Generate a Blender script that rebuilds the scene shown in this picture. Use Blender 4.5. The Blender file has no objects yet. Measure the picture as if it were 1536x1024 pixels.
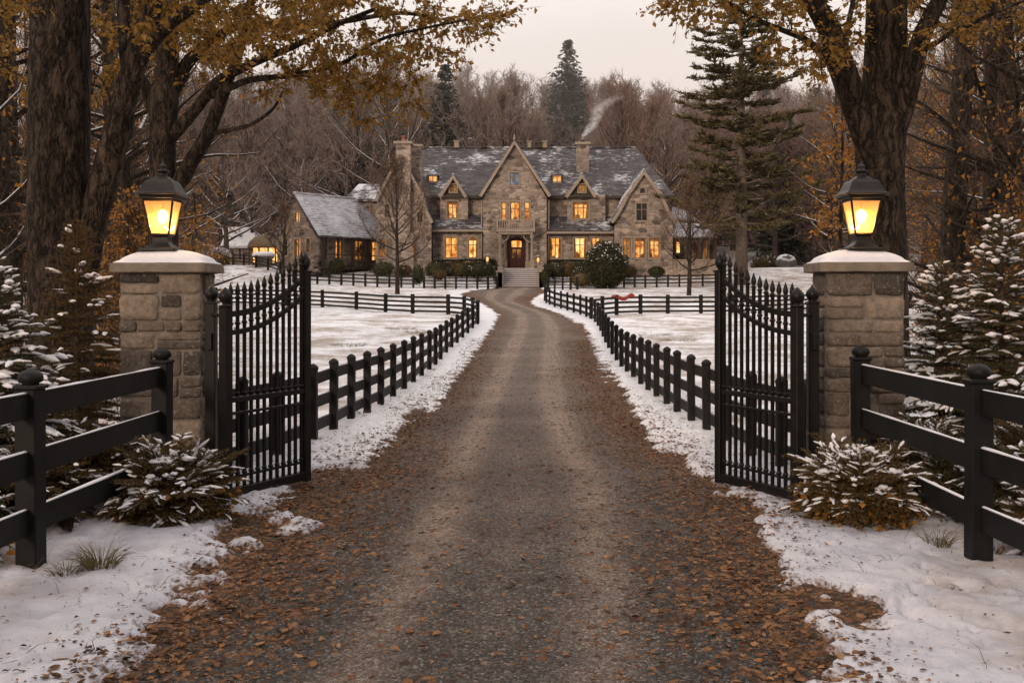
import bpy, bmesh, math, random
import numpy as np
from mathutils import Vector, Matrix, Quaternion
from mathutils import noise as mnoise

scene = bpy.context.scene
COL = scene.collection
F = 1600.0
CAMZ = 1.9
R = math.radians
rng = random.Random(7)

def P(px, py, D):
    return Vector(((px - 768.0) / F * D, D, CAMZ - (py - 440.0) / F * D))
def PX(px, D):
    return (px - 768.0) / F * D
def PZ(py, D):
    return CAMZ - (py - 440.0) / F * D

# ------------------------------------------------------------------ noise (numpy)
_tab = np.random.RandomState(3).rand(256, 256)
def vnoise(x, y):
    x = np.asarray(x, float); y = np.asarray(y, float)
    xi = np.floor(x).astype(int); yi = np.floor(y).astype(int)
    fx = x - xi; fy = y - yi
    fx = fx * fx * (3 - 2 * fx); fy = fy * fy * (3 - 2 * fy)
    a = _tab[xi & 255, yi & 255]; b = _tab[(xi + 1) & 255, yi & 255]
    c = _tab[xi & 255, (yi + 1) & 255]; d = _tab[(xi + 1) & 255, (yi + 1) & 255]
    return (a * (1 - fx) + b * fx) * (1 - fy) + (c * (1 - fx) + d * fx) * fy
def fbm(x, y, o=4):
    s = 0; a = 0.5; t = 0
    for k in range(o):
        s = s + a * vnoise(x * 2 ** k + 17.3 * k, y * 2 ** k + 5.1 * k); t += a; a *= 0.5
    return s / t
def sstep(a, b, x):
    t = np.clip((np.asarray(x, float) - a) / (b - a), 0, 1)
    return t * t * (3 - 2 * t)

# ------------------------------------------------------------------ terrain
_ty = np.linspace(-80, 420, 5001)
def _smooth_table(ys, vs, win):
    t = np.interp(_ty, ys, vs)
    k = np.hanning(win); k /= k.sum()
    return np.convolve(np.pad(t, win // 2, mode='edge'), k, mode='valid')[:len(_ty)]
_prof = _smooth_table([-80, 28, 36, 44, 52, 60, 72, 79, 81, 85, 88, 100, 115, 150, 200, 300, 420],
                      [0, 0, .22, .62, .85, 1.12, 1.9, 2.25, 2.35, 3.2, 3.65, 4.0, 6.0, 13.5, 24, 44, 60], 41)
_dl = _smooth_table([-80, 3, 5.2, 7.4, 10.1, 13.6, 19, 27.6, 36, 42, 52, 58, 64, 68, 72, 76, 80, 420],
                    [-2.0, -2.0, -1.9, -1.68, -1.82, -1.6, -1.4, -1.25, -1.0, -.65, -.5, -1.0, -2.0, -2.6, -2.9, -2.9, -1.3, -1.3], 31)
_dr = _smooth_table([-80, 3, 5.2, 7.4, 10.1, 13.6, 19, 27.6, 36, 42, 52, 58, 64, 68, 72, 76, 80, 420],
                    [1.5, 1.5, 1.5, 1.70, 2.03, 1.75, 1.72, 2.05, 2.45, 2.65, 2.55, 2.05, .75, 1.0, 2.0, 2.1, 2.2, 2.2], 31)
DRIVE_END = 81.0
def tz(x, y):
    x = np.asarray(x, float); y = np.asarray(y, float)
    z = np.interp(y, _ty, _prof)
    lift = sstep(5, 25, -x) * sstep(60, 82, y) * (1 - sstep(90, 105, y)) * .55
    lift2 = sstep(6, 25, x) * sstep(60, 82, y) * (1 - sstep(90, 105, y)) * .35
    bank = .13 * sstep(2.7, 3.4, np.abs(x)) * np.exp(-((y - 10.9) / 1.3) ** 2)
    far = sstep(95, 130, y) * (fbm(x * .03 + 9, y * .03) - .5) * 7
    und = (fbm(x * .09 + 3, y * .09 + 7) - .5) * .35 * sstep(3.2, 8, np.abs(x)) * (1 - sstep(70, 80, y))
    side = sstep(.30, .9, np.abs(x) / (np.maximum(y, 5) + 20)) * 0.9
    return z + lift + lift2 + bank + far + und + side
def TZ(x, y): return float(tz(x, y))
def edge_d(x, y):
    """signed distance outside the driveway edge (positive on the snow side)"""
    l = np.interp(y, _ty, _dl); r = np.interp(y, _ty, _dr)
    d = np.maximum(l - x, x - r)
    return np.maximum(d, (y - DRIVE_END))

# ------------------------------------------------------------------ objects
def tag(o, label=None, cat=None, group=None, kind=None):
    if label: o['label'] = label
    if cat: o['category'] = cat
    if group: o['group'] = group
    if kind: o['kind'] = kind
    return o
def empty(name, loc, label=None, cat=None, group=None):
    o = bpy.data.objects.new(name, None); COL.objects.link(o)
    o.location = loc; o.empty_display_size = .1
    return tag(o, label, cat, group)
def link(name, me, m=None, parent=None, recenter=True):
    o = bpy.data.objects.new(name, me); COL.objects.link(o)
    if m is not None and len(me.materials) == 0: me.materials.append(m)
    if parent is not None:
        o.parent = parent
        if parent.type == 'EMPTY':
            o.matrix_parent_inverse = Matrix.Translation(-Vector(parent.location))
    elif recenter:
        n = len(me.vertices); co = np.empty(n * 3); me.vertices.foreach_get('co', co); co = co.reshape(-1, 3)
        base = np.array([(co[:, 0].min() + co[:, 0].max()) / 2, (co[:, 1].min() + co[:, 1].max()) / 2, co[:, 2].min()])
        me.vertices.foreach_set('co', (co - base).ravel()); o.location = base
    return o
def copy_tree(o, parent=None):
    c = o.copy(); COL.objects.link(c)
    if parent is not None: c.parent = parent
    for ch in list(o.children): copy_tree(ch, c)
    return c
def mesh_np(name, V, Fc, smooth=False):
    """V (n,3); Fc list of (m,k) int arrays"""
    me = bpy.data.meshes.new(name)
    V = np.asarray(V, np.float32)
    if not isinstance(Fc, list): Fc = [Fc]
    Fc = [np.asarray(f, np.int32) for f in Fc if len(f)]
    me.vertices.add(len(V)); me.vertices.foreach_set('co', V.ravel())
    idx = np.concatenate([f.ravel() for f in Fc])
    tot = np.concatenate([np.full(len(f), f.shape[1], np.int32) for f in Fc])
    st = np.concatenate([[0], np.cumsum(tot)[:-1]]).astype(np.int32)
    me.loops.add(len(idx)); me.loops.foreach_set('vertex_index', idx)
    me.polygons.add(len(tot)); me.polygons.foreach_set('loop_start', st)
    try: me.polygons.foreach_set('loop_total', tot)
    except Exception: pass
    me.polygons.foreach_set('use_smooth', np.full(len(tot), bool(smooth)))
    me.update(calc_edges=True)
    return me

class MB:
    def __init__(s): s.v = []; s.f = []; s.sm = []
    def add(s, vs, fs, smooth=False):
        b = len(s.v); s.v.extend([tuple(v) for v in vs])
        for f in fs: s.f.append(tuple(i + b for i in f)); s.sm.append(smooth)
    def box(s, c, d, rot=None, ch=0.0):
        """box centre c, full dims d, optional 3x3 rot, chamfer ch"""
        hx, hy, hz = d[0] / 2, d[1] / 2, d[2] / 2
        ch = min(ch, hx * .49, hy * .49, hz * .49)
        vs = []; fs = []
        if ch <= 0:
            vs = [Vector((x, y, z)) for z in (-hz, hz) for y in (-hy, hy) for x in (-hx, hx)]
            fs = [(0, 2, 3, 1), (4, 5, 7, 6), (0, 1, 5, 4), (2, 6, 7, 3), (0, 4, 6, 2), (1, 3, 7, 5)]
        else:
            ids = {}
            for sx in (-1, 1):
                for sy in (-1, 1):
                    for sz in (-1, 1):
                        for ax in range(3):
                            p = [sx * (hx - ch), sy * (hy - ch), sz * (hz - ch)]
                            p[ax] = (sx * hx, sy * hy, sz * hz)[ax]
                            ids[(sx, sy, sz, ax)] = len(vs); vs.append(Vector(p))
            for ax in range(3):
                o = [a for a in range(3) if a != ax]
                for sg in (-1, 1):
                    q = []
                    for (a, b) in ((-1, -1), (1, -1), (1, 1), (-1, 1)):
                        k = [0, 0, 0]; k[ax] = sg; k[o[0]] = a; k[o[1]] = b
                        q.append(ids[(k[0], k[1], k[2], ax)])
                    fs.append(q)
            for ax in range(3):
                o = [a for a in range(3) if a != ax]
                for a in (-1, 1):
                    for b in (-1, 1):
                        k1 = [0, 0, 0]; k1[o[0]] = a; k1[o[1]] = b
                        k2 = list(k1); k1[ax] = -1; k2[ax] = 1
                        fs.append([ids[(*k1, o[0])], ids[(*k2, o[0])], ids[(*k2, o[1])], ids[(*k1, o[1])]])
            for sx in (-1, 1):
                for sy in (-1, 1):
                    for sz in (-1, 1):
                        fs.append([ids[(sx, sy, sz, a)] for a in range(3)])
        if rot is not None: vs = [rot @ v for v in vs]
        c = Vector(c); s.add([v + c for v in vs], fs)
    def tube(s, pts, rad, n=8, cap=True, smooth=True, squash=None):
        pts = [Vector(p) for p in pts]
        if not hasattr(rad, '__len__'): rad = [rad] * len(pts)
        T = []
        for i in range(len(pts)):
            a = pts[max(0, i - 1)]; b = pts[min(len(pts) - 1, i + 1)]
            t = (b - a); T.append(t.normalized() if t.length > 1e-9 else Vector((0, 0, 1)))
        u = T[0].orthogonal().normalized()
        if abs(T[0].z) < .9:
            u = Vector((0, 0, 1)).cross(T[0]).normalized()
        vs = []
        for i, p in enumerate(pts):
            u = (u - T[i] * u.dot(T[i]))
            u = u.normalized() if u.length > 1e-6 else T[i].orthogonal().normalized()
            w = T[i].cross(u)
            for k in range(n):
                a = 2 * math.pi * k / n
                q = u * (math.cos(a) * rad[i]) + w * (math.sin(a) * rad[i])
                if squash: q.z *= squash
                vs.append(p + q)
        fs = []
        for i in range(len(pts) - 1):
            for k in range(n):
                fs.append((i * n + k, i * n + (k + 1) % n, (i + 1) * n + (k + 1) % n, (i + 1) * n + k))
        if cap:
            fs.append(tuple(reversed(range(n)))); m = (len(pts) - 1) * n
            fs.append(tuple(range(m, m + n)))
        s.add(vs, fs, smooth)
    def sweep(s, pts, w, h, up=Vector((0, 0, 1))):
        """rectangular bar along pts (plan-width w, height h)"""
        pts = [Vector(p) for p in pts]; vs = []; n = len(pts)
        for i, p in enumerate(pts):
            a = pts[max(0, i - 1)]; b = pts[min(n - 1, i + 1)]
            t = b - a; t.z = 0; t.normalize(); side = Vector((-t.y, t.x, 0)) * (w / 2)
            hu = up * (h / 2)
            vs += [p + side - hu, p - side - hu, p - side + hu, p + side + hu]
        fs = []
        for i in range(n - 1):
            for k in range(4):
                fs.append((i * 4 + k, i * 4 + (k + 1) % 4, (i + 1) * 4 + (k + 1) % 4, (i + 1) * 4 + k))
        fs += [(3, 2, 1, 0), tuple(range(4 * n - 4, 4 * n))]
        s.add(vs, fs)
    def lathe(s, prof, n, c, smooth=True, ang=0.0, sq=1.0):
        """prof list of (r,z) ; n sides ; centre c"""
        vs = []; c = Vector(c)
        for r, z in prof:
            for k in range(n):
                a = 2 * math.pi * k / n + ang
                vs.append(c + Vector((math.cos(a) * r, math.sin(a) * r * sq, z)))
        fs = []
        for i in range(len(prof) - 1):
            for k in range(n):
                fs.append((i * n + k, i * n + (k + 1) % n, (i + 1) * n + (k + 1) % n, (i + 1) * n + k))
        fs.append(tuple(reversed(range(n)))); m = (len(prof) - 1) * n
        fs.append(tuple(range(m, m + n)))
        s.add(vs, fs, smooth)
    def blob(s, c, r, nz=.25, seed=0, sub=2):
        bm = bmesh.new(); bmesh.ops.create_icosphere(bm, subdivisions=sub, radius=1)
        vs = []
        for v in bm.verts:
            d = v.co.normalized(); k = 1 + nz * mnoise.noise(d * 1.7 + Vector((seed * 3.1, seed, 0)))
            vs.append(Vector((d.x * r[0], d.y * r[1], d.z * r[2])) * k + Vector(c))
        fs = [tuple(x.index for x in f.verts) for f in bm.faces]; bm.free()
        s.add(vs, fs, True)
    def slab(s, quad, t):
        """thick sheet from a 3d polygon, thickened against its normal"""
        q = [Vector(p) for p in quad]
        nrm = (q[1] - q[0]).cross(q[2] - q[0]).normalized()
        if nrm.z < 0: nrm = -nrm
        lo = [p - nrm * t for p in q]; n = len(q)
        fs = [tuple(range(n)), tuple(reversed(range(n, 2 * n)))]
        for i in range(n): fs.append((i, i + n, (i + 1) % n + n, (i + 1) % n))
        s.add(q + lo, fs)
    def mesh(s, name):
        me = bpy.data.meshes.new(name); me.from_pydata(s.v, [], s.f)
        me.polygons.foreach_set('use_smooth', s.sm); me.update()
        return me
    def build(s, name, m, parent=None, recenter=True):
        me = s.mesh(name)
        bm = bmesh.new(); bm.from_mesh(me); bmesh.ops.recalc_face_normals(bm, faces=bm.faces); bm.to_mesh(me); bm.free()
        return link(name, me, m, parent, recenter)

# ------------------------------------------------------------------ materials
class G:
    def __init__(s, name):
        s.m = bpy.data.materials.new(name); s.m.use_nodes = True; s.nt = s.m.node_tree; s.nt.nodes.clear()
        s.out = s.nt.nodes.new('ShaderNodeOutputMaterial'); s._tc = None
    def n(s, t, ins=None, **props):
        nd = s.nt.nodes.new(t)
        for k, v in props.items(): setattr(nd, k, v)
        for k, v in (ins or {}).items():
            sock = nd.inputs[k]
            if hasattr(v, 'is_output') or isinstance(v, bpy.types.NodeSocket): s.nt.links.new(v, sock)
            else:
                if hasattr(sock.default_value, '__len__') and not isinstance(v, (int, float)) and len(v) == 3 and len(sock.default_value) == 4: v = (*v, 1)
                sock.default_value = v
        return nd
    def co(s, scale=(1, 1, 1), rot=(0, 0, 0)):
        if s._tc is None: s._tc = s.n('ShaderNodeTexCoord').outputs['Object']
        if scale == (1, 1, 1) and rot == (0, 0, 0): return s._tc
        return s.n('ShaderNodeMapping', {'Vector': s._tc, 'Scale': scale, 'Rotation': rot}).outputs[0]
    def noise(s, scale, detail=4, rough=.6, vec=None, dist=0):
        return s.n('ShaderNodeTexNoise', {'Vector': vec or s.co(), 'Scale': scale, 'Detail': detail, 'Roughness': rough, 'Distortion': dist}).outputs[0]
    def vor(s, scale, vec=None, feature='F1', out='Distance', rand=1):
        return s.n('ShaderNodeTexVoronoi', {'Vector': vec or s.co(), 'Scale': scale, 'Randomness': rand}, feature=feature).outputs[out]
    def ramp(s, fac, stops, interp='LINEAR'):
        nd = s.n('ShaderNodeValToRGB', {'Fac': fac}); cr = nd.color_ramp; cr.interpolation = interp
        while len(cr.elements) < len(stops): cr.elements.new(.5)
        for e, (p, c) in zip(cr.elements, stops):
            e.position = p; e.color = (c, c, c, 1) if isinstance(c, (int, float)) else (*c, 1)
        return nd.outputs[0]
    def mix(s, fac, a, b, mode='MIX'):
        nd = s.n('ShaderNodeMix', data_type='RGBA', blend_type=mode)
        for i, v in ((0, fac), (6, a), (7, b)):
            if isinstance(v, bpy.types.NodeSocket): s.nt.links.new(v, nd.inputs[i])
            else: nd.inputs[i].default_value = v if i == 0 else (*v, 1)
        return nd.outputs[2]
    def math(s, op, a, b=0.0, clamp=False):
        nd = s.n('ShaderNodeMath', operation=op, use_clamp=clamp)
        for i, v in ((0, a), (1, b)):
            if isinstance(v, bpy.types.NodeSocket): s.nt.links.new(v, nd.inputs[i])
            else: nd.inputs[i].default_value = v
        return nd.outputs[0]
    def attr(s, name): return s.n('ShaderNodeAttribute', attribute_name=name).outputs['Fac']
    def island(s): return s.n('ShaderNodeNewGeometry').outputs['Random Per Island']
    def bump(s, h, strength=.5, dist=.02, prev=None):
        ins = {'Height': h, 'Strength': strength, 'Distance': dist}
        if prev is not None: ins['Normal'] = prev
        return s.n('ShaderNodeBump', ins).outputs[0]
    def up(s):
        nz = s.n('ShaderNodeSeparateXYZ', {'Vector': s.n('ShaderNodeNewGeometry').outputs['Normal']}).outputs[2]
        return nz
    def fin(s, col, rough=.8, normal=None, spec=.3, **kw):
        ins = {'Base Color': col, 'Roughness': rough, 'Specular IOR Level': spec}
        if normal is not None: ins['Normal'] = normal
        ins.update(kw)
        b = s.n('ShaderNodeBsdfPrincipled', ins); s.nt.links.new(b.outputs[0], s.out.inputs[0]); return s.m

def m_simple(name, c1, c2, scale=4, rough=.8, bump=0, bscale=30, island=0.0, spec=.3, bdist=.01):
    g = G(name)
    col = g.mix(g.ramp(g.noise(scale), [(.3, 0), (.7, 1)]), c1, c2)
    if island:
        k = g.ramp(g.island(), [(0, 1 - island), (1, 1 + island)])
        col = g.mix(1, col, k, 'MULTIPLY')
    nrm = g.bump(g.noise(bscale, 5, .65), bump, bdist) if bump else None
    return g.fin(col, rough, nrm, spec)

def m_snow(name='snow', specks=True):
    g = G(name)
    nb = g.noise(22, 4, .6); n2 = g.noise(4, 3)
    col = g.mix(g.ramp(g.noise(1.4), [(.35, 0), (.7, 1)]), (.80, .79, .81), (.72, .70, .72))
    h = g.math('ADD', nb, n2)
    return g.fin(col, .65, g.bump(h, .5, .03), .2)

def m_leafy(name, cols, transl=.35, rough=.6):
    g = G(name)
    c = g.ramp(g.island(), [(i / (len(cols) - 1), k) for i, k in enumerate(cols)])
    b = g.n('ShaderNodeBsdfPrincipled', {'Base Color': c, 'Roughness': rough, 'Specular IOR Level': .25})
    t = g.n('ShaderNodeBsdfTranslucent', {'Color': c})
    mx = g.n('ShaderNodeMixShader', {0: transl, 1: b.outputs[0], 2: t.outputs[0]})
    g.nt.links.new(mx.outputs[0], g.out.inputs[0]); return g.m

def m_stone_wall(name, sc=1.0, tone=1.0, warm=1.0):
    g = G(name)
    warp = g.n('ShaderNodeVectorMath', {0: g.co(), 1: g.n('ShaderNodeVectorMath', {0: g.n('ShaderNodeTexNoise', {'Vector': g.co(), 'Scale': 2.2, 'Detail': 3}).outputs[1], 1: (.22, .22, .16)}, operation='MULTIPLY').outputs[0]}, operation='ADD').outputs[0]
    mp = g.n('ShaderNodeMapping', {'Vector': warp, 'Scale': (1.7 * sc, 1.7 * sc, 3.1 * sc)}).outputs[0]
    cell = g.vor(1.0, mp, 'F1', 'Color', .85)
    rv = g.n('ShaderNodeSeparateColor', {'Color': cell}).outputs[0]
    edge = g.vor(1.0, mp, 'DISTANCE_TO_EDGE', 'Distance', .85)
    def t(a): return (a[0] * tone * warm, a[1] * tone, a[2] * tone / warm)
    col = g.ramp(rv, [(0, t((.13, .105, .095))), (.22, t((.37, .295, .25))), (.5, t((.56, .45, .38))), (.7, t((.25, .205, .18))), (1, t((.66, .54, .455)))])
    col = g.mix(.55, col, g.mix(1, col, g.ramp(g.noise(9, 5, .7), [(.25, .45), (.75, 1.4)]), 'MULTIPLY'))
    m = g.ramp(edge, [(.0, 1), (.09, 0)])
    col = g.mix(m, col, t((.45, .38, .32)))
    col = g.mix(1, col, g.ramp(g.noise(.35, 3, .6), [(.3, .68), (.7, 1.12)]), 'MULTIPLY')
    hb = g.math('ADD', g.ramp(edge, [(0, 0), (.12, 1)]), g.math('MULTIPLY', g.noise(14, 4), .6))
    return g.fin(col, .9, g.bump(hb, .9, .05), .15)

def m_roof(name, lo, hi, base=(.054, .047, .049)):
    """slate roof with lying snow; lo..hi = noise threshold (lower = more snow)"""
    g = G(name)
    z = g.n('ShaderNodeSeparateXYZ', {'Vector': g.co()}).outputs[2]
    row = g.n('ShaderNodeMath', {0: g.math('MULTIPLY', z, 5.0)}, operation='FRACT').outputs[0]
    mp = g.co((1.6, 1.6, 5.0)); cell = g.n('ShaderNodeSeparateColor', {'Color': g.vor(1.5, mp, 'F1', 'Color')}).outputs[0]
    col = g.mix(cell, tuple(a * .75 for a in base), tuple(min(1, a * 1.9) for a in (base[0], base[1] * .97, base[2] * .93)))
    col = g.mix(g.math('MULTIPLY', row, .5), col, (.02, .018, .02))
    sn = g.math('ADD', g.math('MULTIPLY', g.noise(.45, 3, .6), .46), g.math('MULTIPLY', g.noise(1.0, 4, .8, g.co((1.8, 1.8, 7))), .54))
    k = g.ramp(sn, [(lo, 0), (hi, 1)])
    col = g.mix(k, col, (.62, .61, .64))
    return g.fin(col, .75, g.bump(g.math('SUBTRACT', 1.0, row), .5, .04), .3)

def m_glow(name, c_lo, c_hi, strength, sc=1.2):
    g = G(name)
    n = g.noise(sc * .8, 3, .6); n2 = g.noise(sc * 3.2, 3, .6, g.co((1, 1, .6)))
    f = g.math('ADD', g.math('MULTIPLY', n, .6), g.math('MULTIPLY', n2, .4))
    col = g.ramp(f, [(.36, tuple(a * .25 for a in c_lo)), (.45, c_lo), (.53, tuple((a + b) / 2 for a, b in zip(c_lo, c_hi))), (.64, c_hi)])
    b = g.n('ShaderNodeBsdfPrincipled', {'Base Color': (.02, .015, .01), 'Roughness': .08, 'Emission Color': col, 'Emission Strength': strength})
    g.nt.links.new(b.outputs[0], g.out.inputs[0]); return g.m

def m_bark(name, c1, c2, sc=1.0, depth=.03, rough=.92):
    g = G(name)
    w = g.n('ShaderNodeVectorMath', {0: g.co(), 1: g.n('ShaderNodeVectorMath', {0: g.n('ShaderNodeTexNoise', {'Vector': g.co(), 'Scale': 3.2 * sc, 'Detail': 4}).outputs[1], 1: (.2, .2, .2)}, operation='MULTIPLY').outputs[0]}, operation='ADD').outputs[0]
    mp = g.n('ShaderNodeMapping', {'Vector': w, 'Scale': (1, 1, .2)}).outputs[0]
    r1 = g.math('ABSOLUTE', g.math('SUBTRACT', g.noise(9 * sc, 3, .55, mp), .5)); r2 = g.math('ABSOLUTE', g.math('SUBTRACT', g.noise(21 * sc, 3, .6, mp), .5))
    ridge = g.math('ADD', g.ramp(r1, [(.0, 0), (.16, 1)]), g.math('MULTIPLY', g.ramp(r2, [(0, 0), (.14, 1)]), .55))
    n = g.noise(14 * sc, 6, .75, g.co((1, 1, .45)))
    h = g.math('ADD', g.math('MULTIPLY', ridge, .6), g.math('MULTIPLY', n, .55))
    col = g.mix(g.ramp(h, [(.35, 0), (1.15, 1)]), c1, c2)
    col = g.mix(1, col, g.ramp(g.noise(1.2 * sc, 3), [(.3, .7), (.7, 1.2)]), 'MULTIPLY')
    return g.fin(col, rough, g.bump(h, 1.0, depth), .15)

MAT = {}
MAT['snow'] = m_snow()
MAT['snow_clump'] = m_simple('snow_clump', (.74, .72, .745), (.66, .64, .665), 6, .6, .4, 40, spec=.2)
MAT['black_paint'] = m_simple('black_paint', (.006, .0055, .0055), (.012, .011, .010), 3, .5, .3, 25, spec=.16, bdist=.004)
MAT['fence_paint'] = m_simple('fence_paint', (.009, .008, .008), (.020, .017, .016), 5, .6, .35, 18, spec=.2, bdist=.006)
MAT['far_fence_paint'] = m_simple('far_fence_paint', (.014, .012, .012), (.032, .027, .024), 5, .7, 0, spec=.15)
MAT['iron'] = m_simple('wrought_iron', (.006, .0055, .0055), (.014, .012, .011), 9, .42, .3, 60, spec=.2, bdist=.003)
MAT['lamp_metal'] = m_simple('lamp_metal', (.010, .009, .008), (.026, .020, .016), 7, .45, .25, 40, spec=.28, bdist=.003)
MAT['bark_dark'] = m_bark('bark_dark', (.010, .0075, .006), (.092, .066, .049), 1.0, .06)
MAT['bark_mid'] = m_bark('bark_mid', (.02, .015, .012), (.095, .070, .053), 1.2, .03)
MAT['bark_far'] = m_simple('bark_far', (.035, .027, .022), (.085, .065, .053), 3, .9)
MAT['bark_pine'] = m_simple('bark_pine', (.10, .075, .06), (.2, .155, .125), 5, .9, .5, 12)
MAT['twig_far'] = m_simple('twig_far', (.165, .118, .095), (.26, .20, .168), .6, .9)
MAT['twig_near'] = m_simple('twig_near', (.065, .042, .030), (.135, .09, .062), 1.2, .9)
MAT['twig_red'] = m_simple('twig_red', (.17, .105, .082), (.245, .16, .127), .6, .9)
MAT['stone_house'] = m_stone_wall('stone_house', 1.08, .80, 1.03)
MAT['stone_cottage'] = m_stone_wall('stone_cottage', 1.1, .68, 1.05)
MAT['roof_slate'] = m_roof('roof_slate', .53, .64)
MAT['roof_slate_snowy'] = m_roof('roof_slate_snowy', .47, .57)
MAT['roof_snow'] = m_roof('roof_snow', .40, .72, (.25, .245, .27))
MAT['trim'] = m_simple('pale_trim', (.26, .205, .16), (.36, .285, .225), 3, .7)
MAT['stone_trim'] = m_simple('stone_trim', (.26, .21, .165), (.35, .28, .225), 5, .85)
MAT['frame_wood'] = m_simple('frame_wood', (.16, .105, .065), (.24, .165, .105), 5, .6)
MAT['dark_wood'] = m_simple('dark_wood', (.04, .028, .02), (.07, .05, .036), 5, .7)
MAT['door_red'] = m_simple('door_red', (.045, .012, .010), (.075, .02, .016), 4, .4)
MAT['glow'] = m_glow('lit_window', (.42, .11, .014), (1.0, .52, .15), 1.6)
MAT['glow_bright'] = m_glow('bright_lit_window', (.75, .26, .035), (1.0, .68, .28), 1.75)
MAT['glow_dim'] = m_glow('dim_lit_window', (.06, .022, .008), (.75, .28, .05), .9)
MAT['glass_dark'] = m_glow('unlit_window', (.012, .012, .016), (.05, .05, .06), .5)
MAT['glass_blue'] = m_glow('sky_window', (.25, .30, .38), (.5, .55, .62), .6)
MAT['flame'] = m_glow('flame', (1, .40, .1), (1, .6, .25), 1.8)
# ================================================================== GROUND
def grid_sheet(name, ys, ss, spread, zfun, attrs, smooth=True, clip=None):
    Yg, Sg = np.meshgrid(ys, ss, indexing='ij')
    X = (Yg + spread) * Sg
    X = X.ravel(); Y = Yg.ravel(); Z = zfun(X, Y)
    ny, nx = len(ys), len(ss)
    i = np.arange(ny - 1)[:, None] * nx + np.arange(nx - 1)[None, :]
    i = i.ravel(); Fq = np.stack([i, i + 1, i + nx + 1, i + nx], 1)
    if clip is not None:
        keep = clip(X, Y); Fq = Fq[keep[Fq].any(1)]
        used = np.unique(Fq); mp = np.full(len(X), -1); mp[used] = np.arange(len(used))
        Fq = mp[Fq]; X, Y, Z = X[used], Y[used], Z[used]
    me = mesh_np(name, np.stack([X, Y, Z], 1), Fq, smooth)
    for k, fn in attrs.items():
        a = me.attributes.new(k, 'FLOAT', 'POINT'); a.data.foreach_set('value', fn(X, Y).astype(np.float32))
    return me

def ragged(x, y):
    """ragged signed distance to the snow line (positive = snow)"""
    sc = np.clip(y / 20, .6, 3)
    n = (fbm(x * 1.1 / sc + 4, y * .55 / sc, 3) - .5) * 1.7 + (fbm(x * 4 + 40, y * 7, 3) - .5) * .95
    return edge_d(x, y) + n * .75 - .12
def snow_h(x, y):
    d = ragged(x, y)
    h = -.06 + .105 * sstep(-.16, .30, d)
    h = h + (fbm(x * 2.2, y * 2.2, 3) - .5) * .05 * sstep(0, .5, d)
    near = 1 - sstep(14, 26, y)
    h = h + near * (fbm(x * 9 + 3, y * 9, 3) - .5) * .045 * sstep(0, .4, d)
    # leaf/stem pits in the thin snow
    pit = fbm(x * 6 + 70, y * 6 + 11, 2)
    h = h - near * .05 * sstep(.67, .80, pit)
    return h
ys = [-4.0]
while ys[-1] < 120: ys.append(ys[-1] + max(.028, (ys[-1]) * .0048))
ys = np.array(ys)
def snow_z(x, y): return tz(x, y) + snow_h(x, y)
ss = np.linspace(-.74, .74, 900)
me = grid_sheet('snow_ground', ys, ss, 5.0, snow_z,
                {'edge': lambda x, y: ragged(x, y), 'near_shade': lambda x, y: 1 - sstep(9.5, 15, y + (fbm(x * .7, y * .7, 3) - .5) * 4)}, True, lambda x, y: (edge_d(x, y) > -1.1))
g = G('ground_snow')
edge = g.attr('edge')
pos = g.n('ShaderNodeNewGeometry').outputs['Position']
ysep = g.n('ShaderNodeSeparateXYZ', {'Vector': pos}).outputs[1]
n1 = g.noise(1.3, 4, .6); nf = g.noise(.55, 5, .72); nd = g.noise(30, 3, .6, g.co((1, .6, 1)))
snowc = g.mix(g.ramp(n1, [(.3, 0), (.7, 1)]), (.80, .785, .80), (.70, .68, .69))
straw = g.mix(g.noise(3, 3), (.30, .20, .11), (.16, .105, .06))
snowc = g.mix(g.math('MULTIPLY', g.attr('near_shade'), g.ramp(g.noise(1.9, 5, .65), [(.25, .45), (.7, 1)])), snowc, (.37, .362, .405))  # foreground shade painted into the near snow colour, darker and bluer
# straw grass showing through in the paddocks, fading near the driveway verge
pm = g.math('MULTIPLY', g.ramp(g.math('ADD', nf, g.math('MULTIPLY', g.noise(4.5, 5, .75), .38)), [(.60, 0), (.80, 1)]), g.ramp(g.math('MULTIPLY', edge, .1), [(.09, .10), (.17, .8)]))
col = g.mix(pm, snowc, straw)
# leaf crumbs lying in the snow
cr = g.vor(7.5, g.n('ShaderNodeMapping', {'Vector': g.n('ShaderNodeVectorMath', {0: g.co(), 1: g.n('ShaderNodeTexNoise', {'Vector': g.co(), 'Scale': 6.0, 'Detail': 3}).outputs[1]}, operation='ADD').outputs[0], 'Scale': (1, 1, 1)}).outputs[0])
crumb = g.math('MULTIPLY', g.ramp(cr, [(.10, 1), (.16, 0)]), g.ramp(g.noise(1.1, 2), [(.48, 0), (.62, .9)]))
col = g.mix(crumb, col, (.10, .055, .03))
# litter where the snow thins towards the gravel
thin = g.math('MULTIPLY', g.ramp(g.math('ADD', edge, g.math('MULTIPLY', g.math('SUBTRACT', nd, .5), .55)), [(.03, 1), (.16, 0)]), 1.0)
litter = g.ramp(nd, [(.3, (.05, .028, .016)), (.5, (.13, .062, .03)), (.72, (.21, .115, .06))])
col = g.mix(thin, col, litter)
MAT['ground_snow'] = g.fin(col, .7, g.bump(g.math('ADD', g.noise(18, 4, .6), g.math('MULTIPLY', g.noise(60, 3, .6), .35)), .45, .03), .2)
link('snow_ground', me, MAT['ground_snow'], recenter=False)['kind'] = 'structure'

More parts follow.
